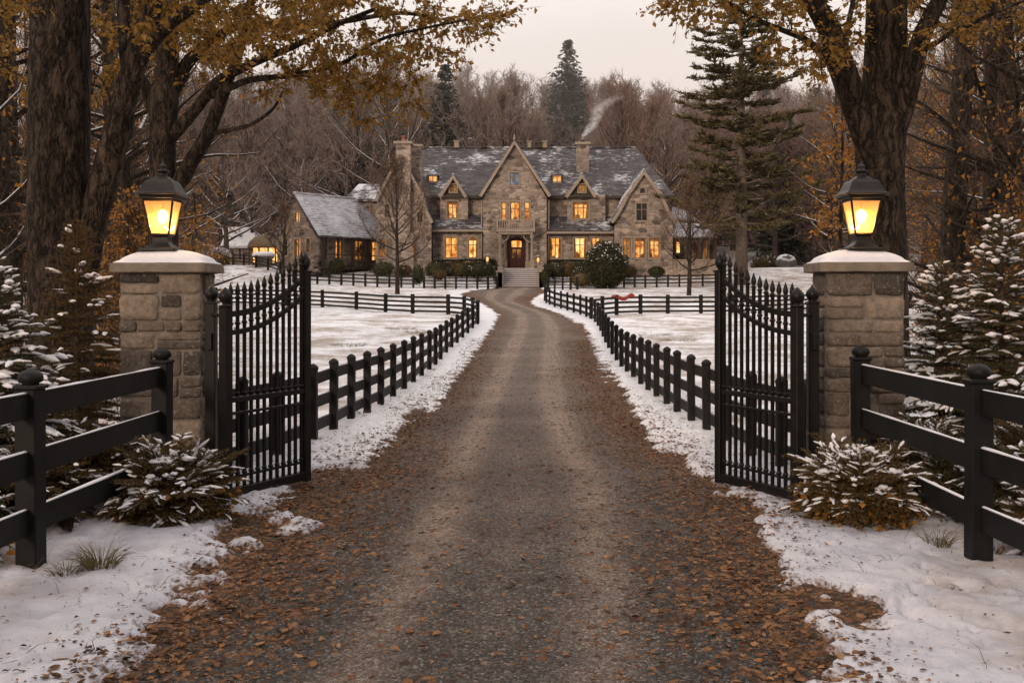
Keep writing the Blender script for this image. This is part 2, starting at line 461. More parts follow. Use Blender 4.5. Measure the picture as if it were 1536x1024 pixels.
# gravel driveway
ysd = [-4.0]
while ysd[-1] < DRIVE_END + 1.0: ysd.append(ysd[-1] + max(.03, ysd[-1] * .005))
ysd = np.array(ysd)
def drive_z(x, y):
    l = np.interp(y, _ty, _dl); r = np.interp(y, _ty, _dr); c = (l + r) / 2; w = (r - l) / 2
    u = (x - c) / w
    crown = .05 * (1 - np.clip(u, -1, 1) ** 2) - .025 * np.exp(-((np.abs(u) - .5) / .17) ** 2)
    near = 1 - sstep(12, 22, y)
    return tz(x, y) - .018 + crown + near * ((fbm(x * 14, y * 14, 3) - .5) * .03) + (fbm(x * 1.3, y * .7, 3) - .5) * .04
def track(x, y):
    l = np.interp(y, _ty, _dl); r = np.interp(y, _ty, _dr); c = (l + r) / 2; w = (r - l) / 2
    u = (x - c) / w
    return np.clip(np.exp(-((np.abs(u) - .36) / .13) ** 2) + .35 * np.exp(-(u / .16) ** 2) * (1 - sstep(8, 16, y)), 0, 1)
me = bpy.data.meshes.new('d')
cxs = lambda y: (np.interp(y, _ty, _dl) + np.interp(y, _ty, _dr)) / 2
us = np.linspace(-1, 1, 220)
Yg, Ug = np.meshgrid(ysd, us, indexing='ij')
Xg = cxs(Yg) + Ug * ((np.interp(Yg, _ty, _dr) - np.interp(Yg, _ty, _dl)) / 2 + 1.3)
X = Xg.ravel(); Y = Yg.ravel(); ny, nx = Yg.shape
i = (np.arange(ny - 1)[:, None] * nx + np.arange(nx - 1)[None, :]).ravel()
me = mesh_np('driveway', np.stack([X, Y, drive_z(X, Y)], 1), np.stack([i, i + 1, i + nx + 1, i + nx], 1), True)
for k, v in (('edge', edge_d(X, Y) + (fbm(X * .9, Y * .45, 3) - .5) * .9), ('track', track(X, Y))):
    a = me.attributes.new(k, 'FLOAT', 'POINT'); a.data.foreach_set('value', v.astype(np.float32))
g = G('gravel')
edge = g.attr('edge'); trk = g.attr('track')
pos = g.n('ShaderNodeNewGeometry').outputs['Position']
yy = g.n('ShaderNodeSeparateXYZ', {'Vector': pos}).outputs[1]
st = g.n('ShaderNodeSeparateColor', {'Color': g.vor(62, None, 'F1', 'Color')}).outputs[0]
se = g.vor(62, None, 'F1', 'Distance')
dark = g.ramp(st, [(0, (.032, .027, .025)), (.6, (.064, .055, .050)), (.88, (.115, .098, .086)), (1, (.25, .21, .18))])
dust = g.ramp(st, [(0, (.22, .158, .121)), (.6, (.335, .25, .195)), (1, (.49, .385, .31))])
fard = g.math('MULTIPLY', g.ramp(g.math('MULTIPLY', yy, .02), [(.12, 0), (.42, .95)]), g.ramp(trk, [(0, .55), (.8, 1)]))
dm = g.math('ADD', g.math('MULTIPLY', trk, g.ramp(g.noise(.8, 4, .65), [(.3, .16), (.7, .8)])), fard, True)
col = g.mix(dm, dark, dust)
col = g.mix(1, col, g.ramp(g.noise(.5, 3), [(.3, .72), (.7, 1.15)]), 'MULTIPLY')
# leaf litter: flakes, denser towards the edges
lv = g.n('ShaderNodeMapping', {'Vector': g.n('ShaderNodeVectorMath', {0: g.co(), 1: g.n('ShaderNodeVectorMath', {0: g.n('ShaderNodeTexNoise', {'Vector': g.co(), 'Scale': 9.0, 'Detail': 2}).outputs[1], 1: (.12, .12, .12)}, operation='MULTIPLY').outputs[0]}, operation='ADD').outputs[0], 'Scale': (24, 24, 24)}).outputs[0]
lc = g.n('ShaderNodeSeparateColor', {'Color': g.vor(1, lv, 'F1', 'Color')})
dens = g.ramp(g.math('MULTIPLY', g.math('ADD', edge, 1.6), .45), [(.0, .04), (.34, .13), (.62, .62), (.9, .92)])
fl = g.math('LESS_THAN', lc.outputs[0], dens)
leafc = g.ramp(lc.outputs[1], [(0, (.045, .024, .014)), (.4, (.105, .052, .026)), (.75, (.20, .088, .036)), (1, (.32, .165, .075))])
col = g.mix(g.math('MULTIPLY', fl, .9), col, leafc)
hb = g.math('ADD', g.math('MULTIPLY', se, -1.4), g.math('ADD', g.math('MULTIPLY', lc.outputs[2], .5), g.noise(25, 4, .7)))
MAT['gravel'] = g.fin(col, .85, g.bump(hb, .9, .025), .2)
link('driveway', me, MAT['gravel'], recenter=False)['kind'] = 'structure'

# wide base terrain to the horizon (woodland floor under the hill forest)
yb = np.concatenate([np.linspace(-60, 90, 90), np.linspace(91, 400, 160)])
xb = np.linspace(-420, 420, 260); xb = np.sign(xb) * (np.abs(xb) / 420) ** 1.5 * 420
Yg, Xg = np.meshgrid(yb, xb, indexing='ij'); X = Xg.ravel(); Y = Yg.ravel(); ny, nx = Yg.shape
i = (np.arange(ny - 1)[:, None] * nx + np.arange(nx - 1)[None, :]).ravel()
Zb = tz(X, Y) - .22 * (1 - sstep(98, 125, Y)) * 1.0
me = mesh_np('woodland_floor', np.stack([X, Y, Zb], 1), np.stack([i, i + 1, i + nx + 1, i + nx], 1), True)
g = G('woodland_floor')
col = g.mix(g.ramp(g.noise(.5, 5, .7), [(.35, 0), (.65, 1)]), (.075, .05, .036), (.14, .10, .075))
col = g.mix(g.ramp(g.noise(.12, 5, .75), [(.50, 0), (.62, .75)]), col, (.6, .58, .60))
MAT['woodland_floor'] = g.fin(col, .95, g.bump(g.noise(2, 5), .6, .2), .1)
link('woodland_floor', me, MAT['woodland_floor'], recenter=False)['kind'] = 'structure'

# ================================================================== LEAF / TWIG GEOMETRY
def leaves_np(pos, dirs, size, nrs, aspect=.62, fold=.22, seed=0):
    """folded rhomboid leaves: pos (n,3) base, dirs (n,3), size (n,)"""
    n = len(pos); d = dirs / np.maximum(np.linalg.norm(dirs, axis=1, keepdims=True), 1e-6)
    r = nrs.normal(size=(n, 3)); s = np.cross(d, r); s /= np.maximum(np.linalg.norm(s, axis=1, keepdims=True), 1e-6)
    w = np.cross(s, d); L = size[:, None]
    a = pos; b = pos + d * L * .45 + s * L * aspect * .5 + w * L * fold
    c = pos + d * L - w * L * .12 * nrs.rand(n, 1); e = pos + d * L * .45 - s * L * aspect * .5 + w * L * fold
    m = pos + d * L * .5
    V = np.stack([a, b, c, e, m], 1).reshape(-1, 3)
    k = np.arange(n)[:, None] * 5
    T = np.concatenate([k + [[0, 4, 1]], k + [[1, 4, 2]], k + [[2, 4, 3]], k + [[3, 4, 0]]])
    return V, T
def strips_np(p0, p1, w0, w1, nrs):
    n = len(p0); d = p1 - p0; r = nrs.normal(size=(n, 3)); s = np.cross(d, r)
    s /= np.maximum(np.linalg.norm(s, axis=1, keepdims=True), 1e-9)
    w0 = np.broadcast_to(w0, n)[:, None]; w1 = np.broadcast_to(w1, n)[:, None]
    V = np.stack([p0 - s * w0, p0 + s * w0, p1 + s * w1, p1 - s * w1], 1).reshape(-1, 3)
    return V, np.arange(n)[:, None] * 4 + np.array([[0, 1, 2, 3]])
def merge_np(parts):
    Vs = []; Fs = {}; b = 0
    for V, Fc in parts:
        if not len(V): continue
        Vs.append(V); Fs.setdefault(Fc.shape[1], []).append(Fc + b); b += len(V)
    return np.concatenate(Vs), [np.concatenate(f) for f in Fs.values()]

MAT['leaf_gold'] = m_leafy('golden_leaves', [(.12, .065, .015), (.26, .14, .03), (.34, .19, .045), (.20, .11, .02), (.40, .22, .06)], .4)
MAT['leaf_orange'] = m_leafy('orange_leaves', [(.22, .09, .02), (.40, .17, .03), (.48, .25, .06), (.30, .12, .025)], .4)
MAT['leaf_litter'] = m_leafy('fallen_leaves', [(.045, .024, .014), (.10, .048, .023), (.17, .072, .028), (.28, .145, .065), (.12, .046, .018), (.25, .108, .036), (.06, .03, .018), (.035, .02, .013)], .1, .75)

# fallen leaves on the drive and its verge (uncountable)
nr = np.random.RandomState(11)
N = 230000
Yl = 3.2 + (nr.rand(N) ** 1.7) * 34
Xl = (nr.rand(N) * 2 - 1) * 3.6
ed = edge_d(Xl, Yl) + (fbm(Xl * .9, Yl * .45, 3) - .5) * .9
prob = np.interp(ed, [-2, -1.0, -.45, -.05, .25, .7, 1.6], [.035, .08, .30, .85, .45, .035, .015])
keep = nr.rand(N) < prob
Xl, Yl = Xl[keep], Yl[keep]
dz = drive_z(Xl, Yl); sz = snow_z(Xl, Yl)
Zl = np.where((edge_d(Xl, Yl) > -1.2), np.maximum(dz, sz), dz) + .004 + nr.rand(len(Xl)) * .012
a = nr.rand(len(Xl)) * 6.283
dirs = np.stack([np.cos(a), np.sin(a), (nr.rand(len(Xl)) - .3) * .35], 1)
size = (.012 + nr.rand(len(Xl)) ** 3 * .050) * np.where(ed[keep] > .35, .65, 1.0)
def flat_leaves(pos, dirs, size):
    n = len(pos); up = np.stack([nr.normal(size=n) * .25, nr.normal(size=n) * .25, np.ones(n)], 1)
    d = dirs / np.linalg.norm(dirs, axis=1, keepdims=True); s = np.cross(up, d); s /= np.linalg.norm(s, axis=1, keepdims=True)
    w = np.cross(d, s); L = size[:, None]; cu = (nr.rand(n, 1) * .35)
    wd = (.7 + .7 * nr.rand(n, 1)); c2 = nr.normal(size=(n, 1)) * .25
    prof = [(0, 0), (.16, .17), (.42, .30), (.72, .22), (1.0, 0), (.72, -.20), (.42, -.29), (.16, -.18)]
    vs = [pos + d * L * (t + .05 * nr.normal(size=(n, 1)) * (k % 4 > 0)) + s * L * b * wd + w * L * (cu * abs(b) * 2.2 + c2 * (t - .3) ** 2) for k, (t, b) in enumerate(prof)]
    V = np.stack(vs + [pos + d * L * .5], 1).reshape(-1, 3); k = np.arange(n)[:, None] * 9
    return V, np.concatenate([k + [[i, (i + 1) % 8, 8]] for i in range(8)])
V, T = flat_leaves(np.stack([Xl, Yl, Zl], 1), dirs, size)
tag(link('fallen_leaves', mesh_np('fallen_leaves', V, T), MAT['leaf_litter']), 'brown fallen leaves scattered over gravel and thin snow along the driveway', 'leaves', kind='stuff')

# thin dead stems and grass blades poking out of the near snow (uncountable)
N = 5200; Ys = 4.5 + nr.rand(N) ** 1.4 * 16; Xs = (nr.rand(N) * 2 - 1) * 6.5; k_ = (ragged(Xs, Ys) > .12) & (fbm(Xs * 1.2 + 8, Ys * 1.2, 3) > .47); Xs, Ys = Xs[k_], Ys[k_]; n_ = len(Xs)
p0_ = np.stack([Xs, Ys, snow_z(Xs, Ys) - .01], 1); L_ = .02 + nr.rand(n_) ** 2 * .085; a_ = nr.rand(n_) * 6.283; t_ = .3 + nr.rand(n_) * 1.6
d_ = np.stack([np.cos(a_) * t_, np.sin(a_) * t_, np.ones(n_)], 1); d_ /= np.linalg.norm(d_, axis=1, keepdims=True); p1_ = p0_ + d_ * L_[:, None]
d2 = d_ + np.stack([np.cos(a_) * .5, np.sin(a_) * .5, np.full(n_, -.5)], 1); p2_ = p1_ + d2 * (L_ * .6)[:, None]
V, Fs_ = merge_np([strips_np(p0_, p1_, .0022, .0016, nr), strips_np(p1_, p2_, .0016, .0005, nr)])
tag(link('grass_stems', mesh_np('grass_stems', V, Fs_), m_leafy('dead_stems', [(.07, .05, .025), (.14, .095, .045), (.10, .06, .03)], .1, .9)), 'thin dead grass stems poking through the snow beside the driveway', 'grass', kind='stuff')

# ================================================================== GATE PILLARS
g = G('pillar_stone')
isl = g.island()
c = g.ramp(isl, [(0, (.062, .050, .043)), (.3, (.18, .138, .107)), (.55, (.098, .078, .065)), (.8, (.27, .21, .16)), (1, (.05, .043, .039))])
c = g.mix(1, c, g.ramp(g.noise(13, 6, .72), [(.28, .5), (.72, 1.35)]), 'MULTIPLY')
c = g.mix(g.ramp(g.noise(40, 3), [(.58, 0), (.7, .5)]), c, (.40, .34, .28))
MAT['pillar_stone'] = g.fin(c, .88, g.bump(g.math('ADD', g.noise(16, 6, .7), g.math('MULTIPLY', g.noise(60, 4), .4)), .9, .025), .2)
MAT['mortar'] = m_simple('mortar', (.15, .125, .105), (.22, .185, .155), 8, .95, .7, 50, spec=.1)
MAT['cap_stone'] = m_simple('cap_stone', (.15, .12, .095), (.25, .20, .155), 6, .85, .7, 22, spec=.2, bdist=.015)

def stone(mb, c, d, rnd):
    """one rough-hewn stone: rounded, noise-displaced block"""
    bm = bmesh.new(); bmesh.ops.create_cube(bm, size=2.0)
    bmesh.ops.subdivide_edges(bm, edges=bm.edges, cuts=4, use_grid_fill=True)
    sd = Vector((rnd.random() * 50, rnd.random() * 50, rnd.random() * 50)); n = 9
    vs = []
    for v in bm.verts:
        p = v.co; k = (abs(p.x) ** n + abs(p.y) ** n + abs(p.z) ** n) ** (1 / n)
        q = Vector((p.x / k * d[0] / 2, p.y / k * d[1] / 2, p.z / k * d[2] / 2))
        dn = mnoise.noise(q * 7 + sd) * .015 + mnoise.noise(q * 19 + sd) * .009
        q += Vector((p.x, p.y, p.z * .3)).normalized() * dn
        vs.append(q + Vector(c))
    mb.add(vs, [tuple(x.index for x in f.verts) for f in bm.faces], True); bm.free()

def pillar(cx, cy, w, d, top, label, seed, shaft_only=False):
    rnd = random.Random(seed)
    root = empty('stone_pillar', (cx, cy, TZ(cx, cy)), label, 'gate pillar', 'stone gate pillars')
    mb = MB(); z0 = TZ(cx, cy) - .15
    mb.box((cx, cy, (z0 + top) / 2), (w - .022, d - .022, top - z0))
    mb.build('mortar_core', MAT['mortar'], root)
    mb = MB(); z = z0
    while z < top - .02:
        h = min(rnd.uniform(.10, .27), top - z)
        if top - z - h < .09: h = top - z
        for side in range(4):
            ax = 0 if side in (0, 2) else 1
            L = w if ax == 0 else d - .18
            cuts = [0]; wmin, wmax = (.13, .52)
            while cuts[-1] < L:
                cuts.append(cuts[-1] + rnd.uniform(wmin, wmax))
            cuts[-1] = L
            if len(cuts) > 2 and cuts[-1] - cuts[-2] < .13: cuts.pop(-2)
            for a, b in zip(cuts, cuts[1:]):
                m = (a + b) / 2 - L / 2; ln = b - a - .012; proud = rnd.uniform(-.008, .014)
                sp = [(m, -(d / 2 - .05) - proud), (w / 2 - .05 + proud, m), (m, d / 2 - .05 + proud), (-(w / 2 - .05) - proud, m)][side]
                dims = (ln, .12, h - .012) if ax == 0 else (.12, ln, h - .012)
                # some courses split into two thin stones
                if h > .17 and rnd.random() < .35:
                    for zz in (-.25, .25):
                        stone(mb, (cx + sp[0], cy + sp[1], z + h / 2 + zz * h), (dims[0], dims[1], h / 2 - .012), rnd)
                else:
                    stone(mb, (cx + sp[0], cy + sp[1], z + h / 2), dims, rnd)
        z += h
    mb.build('stonework', MAT['pillar_stone'], root)
    # cap stone with chipped edge
    cw, cd = w + .13, d + .13
    mb = MB(); bm = bmesh.new(); bmesh.ops.create_cube(bm, size=2.0)
    bmesh.ops.subdivide_edges(bm, edges=bm.edges, cuts=9, use_grid_fill=True)
    vs = []
    for v in bm.verts:
        p = v.co; n = 14; k = (abs(p.x) ** n + abs(p.y) ** n + abs(p.z) ** 6) ** (1 / n) if True else 1
        q = Vector((p.x * cw / 2, p.y * cd / 2, p.z * .055))
        e = max(abs(p.x), abs(p.y))
        if abs(p.z) > .99 and e > .95: q.z *= .8; q.x *= .985; q.y *= .985
        q += Vector((p.x, p.y, 0)) * mnoise.noise(q * 9 + Vector((seed, 3, 1))) * .008
        q.z += mnoise.noise(q * 6) * .004
        vs.append(q + Vector((cx, cy, top + .055)))
    mb.add(vs, [tuple(x.index for x in f.verts) for f in bm.faces], True); bm.free()
    cap = mb.build('cap_stone', MAT['cap_stone'], root)
    # snow mound on the cap
    n = 36; V = []; Fq = []
    for i in range(n + 1):
        for j in range(n + 1):
            u, v = i / n * 2 - 1, j / n * 2 - 1
            e = max(abs(u), abs(v)); rr = (abs(u) ** 4 + abs(v) ** 4) ** .25
            h = .112 * max(0, 1 - rr ** 2.6) ** .8 + .022 * (1 - sstep(.9, 1, e))
            h += (fbm(u * 3 + seed, v * 3, 3) - .5) * .02 * (1 - e ** 4)
            rgd = 1 - .02 * vnoise(u * 6 + seed, v * 6)
            V.append((cx + u * (cw / 2 - .012) * rgd, cy + v * (cd / 2 - .012) * rgd, top + .104 + float(h)))
    for i in range(n):
        for j in range(n):
            a = i * (n + 1) + j; Fq.append((a, a + 1, a + n + 2, a + n + 1))
    link('cap_snow', mesh_np('cap_snow', np.array(V), np.array(Fq), True), MAT['snow_clump'], cap)
    return root
LP = (PX(239.5, 10.4), 10.4 + .27, .80, .52)   # cx, cy, w, d
RP = (PX(1299, 10.5), 10.5 + .27, .775, .52)
pillar(LP[0], LP[1], LP[2], LP[3], PZ(410, 10.4), 'stone gate pillar left of the drive, dark snowy spruce beside its lamp and base', 5)
pillar(RP[0], RP[1], RP[2], RP[3], PZ(409, 10.5), 'stone gate pillar right of the drive, forked tree trunk rising behind it', 23)

# ================================================================== LANTERNS
g = G('lamp_glass')
isn = g.noise(5, 4, .65)
tl = g.n('ShaderNodeBsdfTranslucent', {'Color': g.ramp(isn, [(.3, (.075, .034, .010)), (.7, (.145, .075, .027))])})
em = g.n('ShaderNodeEmission', {'Color': (1, .43, .12, 1), 'Strength': .62})
ad = g.n('ShaderNodeAddShader', {0: tl.outputs[0], 1: em.outputs[0]})
tr = g.n('ShaderNodeBsdfTransparent', {'Color': (1, .85, .6, 1)})
mx = g.n('ShaderNodeMixShader', {0: .72, 1: tr.outputs[0], 2: ad.outputs[0]})
gl = g.n('ShaderNodeBsdfGlossy', {'Roughness': .12, 'Color': (1, 1, 1, 1)})
mx2 = g.n('ShaderNodeMixShader', {0: .05, 1: mx.outputs[0], 2: gl.outputs[0]})
g.nt.links.new(mx2.outputs[0], g.out.inputs[0]); MAT['lamp_glass'] = g.m
g = G('lamp_bulb'); em = g.n('ShaderNodeEmission', {'Color': (1, .72, .38, 1), 'Strength': 22}); g.nt.links.new(em.outputs[0], g.out.inputs[0]); MAT['lamp_bulb'] = g.m

def lantern(cx, cy, z, label):
    root = empty('gate_lantern', (cx, cy, z), label, 'lantern', 'lit lanterns on the gate pillars')
    S2 = math.sqrt(2); q = math.pi / 4
    mb = MB()
    mb.box((cx, cy, z + .012), (.36, .36, .028), ch=.006)
    mb.lathe([(.135 * S2, .026), (.128 * S2, .04), (.10 * S2, .055), (.078 * S2, .08), (.07 * S2, .10), (.07 * S2, .135), (.08 * S2, .15), (.092 * S2, .165)], 4, (cx, cy, z), False, q)
    mb.build('base', MAT['lamp_metal'], root)
    b, t, zb, zt = .088, .148, .165, .50
    mb = MB()
    for sx in (-1, 1):
        for sy in (-1, 1):
            mb.tube([(cx + sx * b, cy + sy * b, z + zb), (cx + sx * t, cy + sy * t, z + zt)], .0125, 4, True, False)
    for (h, zz) in ((b, zb), (t, zt)):
        for k in range(4):
            a = [(-1, -1), (1, -1), (1, 1), (-1, 1)]; p = a[k]; r_ = a[(k + 1) % 4]
            mb.tube([(cx + p[0] * h, cy + p[1] * h, z + zz), (cx + r_[0] * h, cy + r_[1] * h, z + zz)], .011, 4, True, False)
    mb.lathe([(.152 * S2, zt + .008), (.172 * S2, zt + .016), (.176 * S2, zt + .045), (.19 * S2, zt + .052)], 4, (cx, cy, z), False, q)
    mb.build('lantern_frame', MAT['lamp_metal'], root)
    for k in range(4):
        a = [(-1, -1), (1, -1), (1, 1), (-1, 1)]; p = a[k]; r_ = a[(k + 1) % 4]
        b2, t2 = b - .004, t - .004
        mb = MB(); mb.add([(cx + p[0] * b2, cy + p[1] * b2, z + zb + .006), (cx + r_[0] * b2, cy + r_[1] * b2, z + zb + .006), (cx + r_[0] * t2, cy + r_[1] * t2, z + zt - .006), (cx + p[0] * t2, cy + p[1] * t2, z + zt - .006)], [(0, 1, 2, 3)])
        link('glass_pane', mb.mesh('glass_pane'), MAT['lamp_glass'], root)
    mb = MB()
    mb.lathe([(.236 * S2, .553), (.238 * S2, .559), (.212 * S2, .566), (.188 * S2, .58), (.172 * S2, .605), (.157 * S2, .64), (.138 * S2, .68), (.118 * S2, .704), (.088 * S2, .712), (.08 * S2, .720), (.066 * S2, .735), (.05 * S2, .748), (.045 * S2, .752)], 4, (cx, cy, z), False, q)
    roof = mb.build('lamp_roof', MAT['lamp_metal'], root)
    mb = MB()
    mb.lathe([(.055, .748), (.042, .762), (.04, .775), (.055, .786), (.074, .795), (.07, .803), (.04, .812), (.026, .822), (.024, .828), (.033, .84), (.034, .85), (.026, .862), (.01, .876), (.002, .895)], 20, (cx, cy, z), True)
    mb.build('finial', MAT['lamp_metal'], root)
    mb = MB()
    mb.tube([(cx, cy, z + .49), (cx, cy, z + .40)], .012, 8)
    mb.build('bulb_stem', MAT['lamp_metal'], root)
    mb = MB()
    mb.lathe([(.012, -.07), (.035, -.05), (.05, -.012), (.052, .018), (.042, .045), (.02, .066), (.004, .072)], 16, (cx, cy, z + .345), True)
    mb.build('bulb', MAT['lamp_bulb'], root)
    L = bpy.data.lights.new('lamp_light', 'POINT'); L.energy = 190; L.color = (1, .58, .25); L.shadow_soft_size = .05
    lo = bpy.data.objects.new('lamp_light', L); COL.objects.link(lo); lo.location = (cx, cy, z + .30)
    return root
lantern(PX(245, LP[1]), LP[1] - .02, PZ(377, LP[1]), 'lit black lantern on the left gate pillar, near the big leaning trunks')
lantern(PX(1291, RP[1]), RP[1] - .02, PZ(376, RP[1]), 'lit black lantern on the right gate pillar, in front of the forked trunk')

# ================================================================== IRON GATES
def gate(hx, hy, fx, fy, label, post_xy, plabel):
    root = empty('iron_gate', (hx, hy, 0), label, 'gate', 'iron driveway gate leaves')
    hz = TZ(hx, hy); H = Vector((hx, hy, 0)); Fv = Vector((fx, fy, 0)); D = (Fv - H); L = D.length; u = D.normalized(); n = Vector((-u.y, u.x, 0))
    rot = Matrix((u, n, Vector((0, 0, 1)))).transposed()
    at = lambda t, z, o=0: H + u * (t * L) + n * o + Vector((0, 0, z))
    topf = lambda t: 1.71 + .37 * t ** 2.1
    mb = MB(); mb.box(at(0, .90), (.088, .088, 1.76), rot, .006)
    mb.lathe([(.062, 1.78), (.066, 1.79), (.03, 1.80), (.028, 1.81), (.05, 1.83), (.064, 1.862), (.062, 1.89), (.04, 1.925), (.012, 1.95), (.002, 1.958)], 18, at(0, 0))
    mb.build('hinge_stile', MAT['iron'], root)
    mb = MB(); mb.box(at(1, 1.07), (.082, .082, 2.10), rot, .006)
    mb.box(at(1, 2.123), (.10, .10, .018), rot, .004)
    mb.lathe([(.03, 2.13), (.024, 2.15), (.04, 2.17), (.05, 2.20), (.044, 2.235), (.02, 2.28), (.002, 2.315)], 14, at(1, 0))
    mb.build('meeting_stile', MAT['iron'], root)
    for off, r_ in ((0, .026), (-.17, .022)):
        mb = MB(); pts = [at(t, topf(t) + off) for t in np.linspace(.03, .98, 22)]
        mb.sweep(pts, .035, r_ * 2); mb.build('curved_rail', MAT['iron'], root)
    for z, h, w in ((.925, .05, .05), (.80, .026, .035), (.075, .085, .06), (.215, .024, .035)):
        mb = MB(); mb.box(at(.5, z), (L - .08, w, h), rot, .004); mb.build('cross_rail', MAT['iron'], root)
    npk = 12
    for i in range(npk):
        t = (i + .75) / (npk + .5); zt = topf(t) + .155
        mb = MB(); b = at(t, 0)
        mb.box(at(t, (.11 + zt) / 2), (.026, .026, zt - .11), rot)
        mb.lathe([(.013, zt - .02), (.026, zt - .012), (.026, zt), (.014, zt + .008), (.022, zt + .03), (.026, zt + .05), (.018, zt + .085), (.008, zt + .115), (.001, zt + .135)], 8, b)
        for zc in (.98, .245, topf(t) - .09):
            mb.lathe([(.014, zc - .016), (.027, zc - .008), (.027, zc + .008), (.014, zc + .016)], 8, b)
        mb.build('picket', MAT['iron'], root)
    mb = MB()
    px, py = post_xy
    pr = empty('gate_post', (px, py, TZ(px, py)), plabel, 'gate post', 'slim iron gate posts beside the pillars')
    mb.box((px, py, .88), (.10, .10, 1.86), ch=.008); mb.build('shaft', MAT['iron'], pr)
    mb = MB(); mb.box((px, py, 1.815), (.115, .115, .02), ch=.004)
    mb.lathe([(.05, 1.825), (.034, 1.835), (.05, 1.85), (.066, 1.885), (.06, 1.915), (.03, 1.95), (.002, 1.985)], 14, (px, py, 0)); mb.build('finial', MAT['iron'], pr)
    sgn = 1 if hx > px else -1
    for z in (1.70, .38):
        mb = MB(); a = Vector((px, py, z)); b = at(0, z)
        mb.tube([a, b], .02, 6); mb.tube([a - Vector((0, 0, .05)), a + Vector((0, 0, .05))], .03, 8); mb.build('hinge', MAT['iron'], root)
    mb = MB(); a = Vector((px, py - .055, 1.45)); mb.box(a, (.05, .05, .16), ch=.006); mb.build('latch_box', MAT['iron'], pr)
gate(PX(338, 9.7), 9.7, PX(458.5, 10.72), 10.72, 'left black iron gate leaf standing open beside the left pillar', (PX(317, 10.05), 10.05), 'slim black gate post between left pillar and its gate leaf')
gate(PX(1196, 9.62), 9.62, PX(1080, 10.62), 10.62, 'right black iron gate leaf standing open beside the right pillar', (PX(1219, 10.0), 10.0), 'slim black gate post between right pillar and its gate leaf')

# ================================================================== FENCES
def fence(label, pts, h, pw, rails, rh, cap='flat', mat='fence_paint', snow=False, side=0, group='black board fences', rt=.045, base=None, name='board_fence'):
    zf = base or TZ
    c = Vector((sum(p[0] for p in pts) / len(pts), sum(p[1] for p in pts) / len(pts), 0)); c.z = zf(c.x, c.y)
    root = empty(name, c, label, 'fence', group)
    rf = random.Random(len(pts) * 7 + int(h * 100))
    for i, (x, y) in enumerate(pts):
        z = zf(x, y); mb = MB()
        a = pts[max(0, i - 1)]; b = pts[min(len(pts) - 1, i + 1)]
        ang = math.atan2(b[1] - a[1], b[0] - a[0]); rot = Matrix.Rotation(ang + rf.uniform(-.05, .05), 3, 'Z') @ Matrix.Rotation(rf.uniform(-.012, .012), 3, 'X')
        hh = h * (1 + rf.uniform(-.01, .01))
        mb.box((x, y, z + hh / 2 - .1), (pw, pw, hh + .2 - (pw * .4 if cap != 'flat' else 0)), rot, pw * .06)
        if cap == 'ball':
            t = z + hh - pw * .2
            mb.box((x, y, t + .012), (pw * 1.16, pw * 1.16, .03), rot, .008)
            mb.lathe([(pw * .40, t + .024), (pw * .36, t + .036), (pw * .52, t + .05), (pw * .56, t + .072), (pw * .51, t + .10), (pw * .34, t + .122), (pw * .1, t + .134), (.002, t + .136)], 20, (x, y, 0))
        elif cap == 'dome':
            t = z + hh - pw * .3
            mb.lathe([(pw * .62, t), (pw * .66, t + .012), (pw * .66, t + .03), (pw * .5, t + .052), (pw * .28, t + .07), (pw * .02, t + .08)], 8, (x, y, 0), True, ang + math.pi / 8)
        mb.build('post', MAT[mat], root)
        if snow:
            pass
    for k, zr in enumerate(rails):
        mb = MB(); line = []
        for i, (x, y) in enumerate(pts):
            a = pts[max(0, i - 1)]; b = pts[min(len(pts) - 1, i + 1)]
            t = Vector((b[0] - a[0], b[1] - a[1], 0)).normalized(); nrm = Vector((-t.y, t.x, 0))
            line.append(Vector((x, y, zf(x, y) + zr + rf.uniform(-.008, .008))) + nrm * side * (pw * .5 - rt * .35))
        mb.sweep(line, rt, rh)
        ro = mb.build('rail', MAT[mat], root)
        if snow:
            ms = MB(); 
            for a, b in zip(line, line[1:]):
                nseg = max(2, int((b - a).length / .07)); pp = []; ww = []
                for j in range(nseg + 1):
                    p = a.lerp(b, j / nseg); s = vnoise(p.x * 5 + k * 9, p.y * 3); pp.append(p + Vector((0, 0, rh / 2 + .002)))
                    ww.append(max(.004, .019 * float(s) + .006))
                ms.tube(pp, ww, 6, True, True, .55)
            ms.build('rail_snow', MAT['snow_clump'], ro)
    return root
flat0 = lambda x, y: TZ(x, y) * .3
# near fences beside the pillars
Ln = [(-3.55, 2.6), (-3.40, 4.95), (PX(46, 7.3), 7.3), (PX(243, 9.72), 9.72)]
Rn = [(3.50, 2.6), (3.40, 5.0), (PX(1468, 7.5), 7.5), (PX(1291, 10.1), 10.1)]
zn = lambda x, y: 0.0
fence('three-rail black fence in left foreground, beside snowy shrub and left pillar', Ln, 1.29, .15, (1.14, .745, .35), .17, 'ball', 'black_paint', True, 0, 'foreground black fences', .05, zn)
fence('three-rail black fence in right foreground, beside snowy shrub and right pillar', Rn, 1.30, .15, (1.14, .735, .33), .17, 'ball', 'black_paint', True, 0, 'foreground black fences', .05, zn)
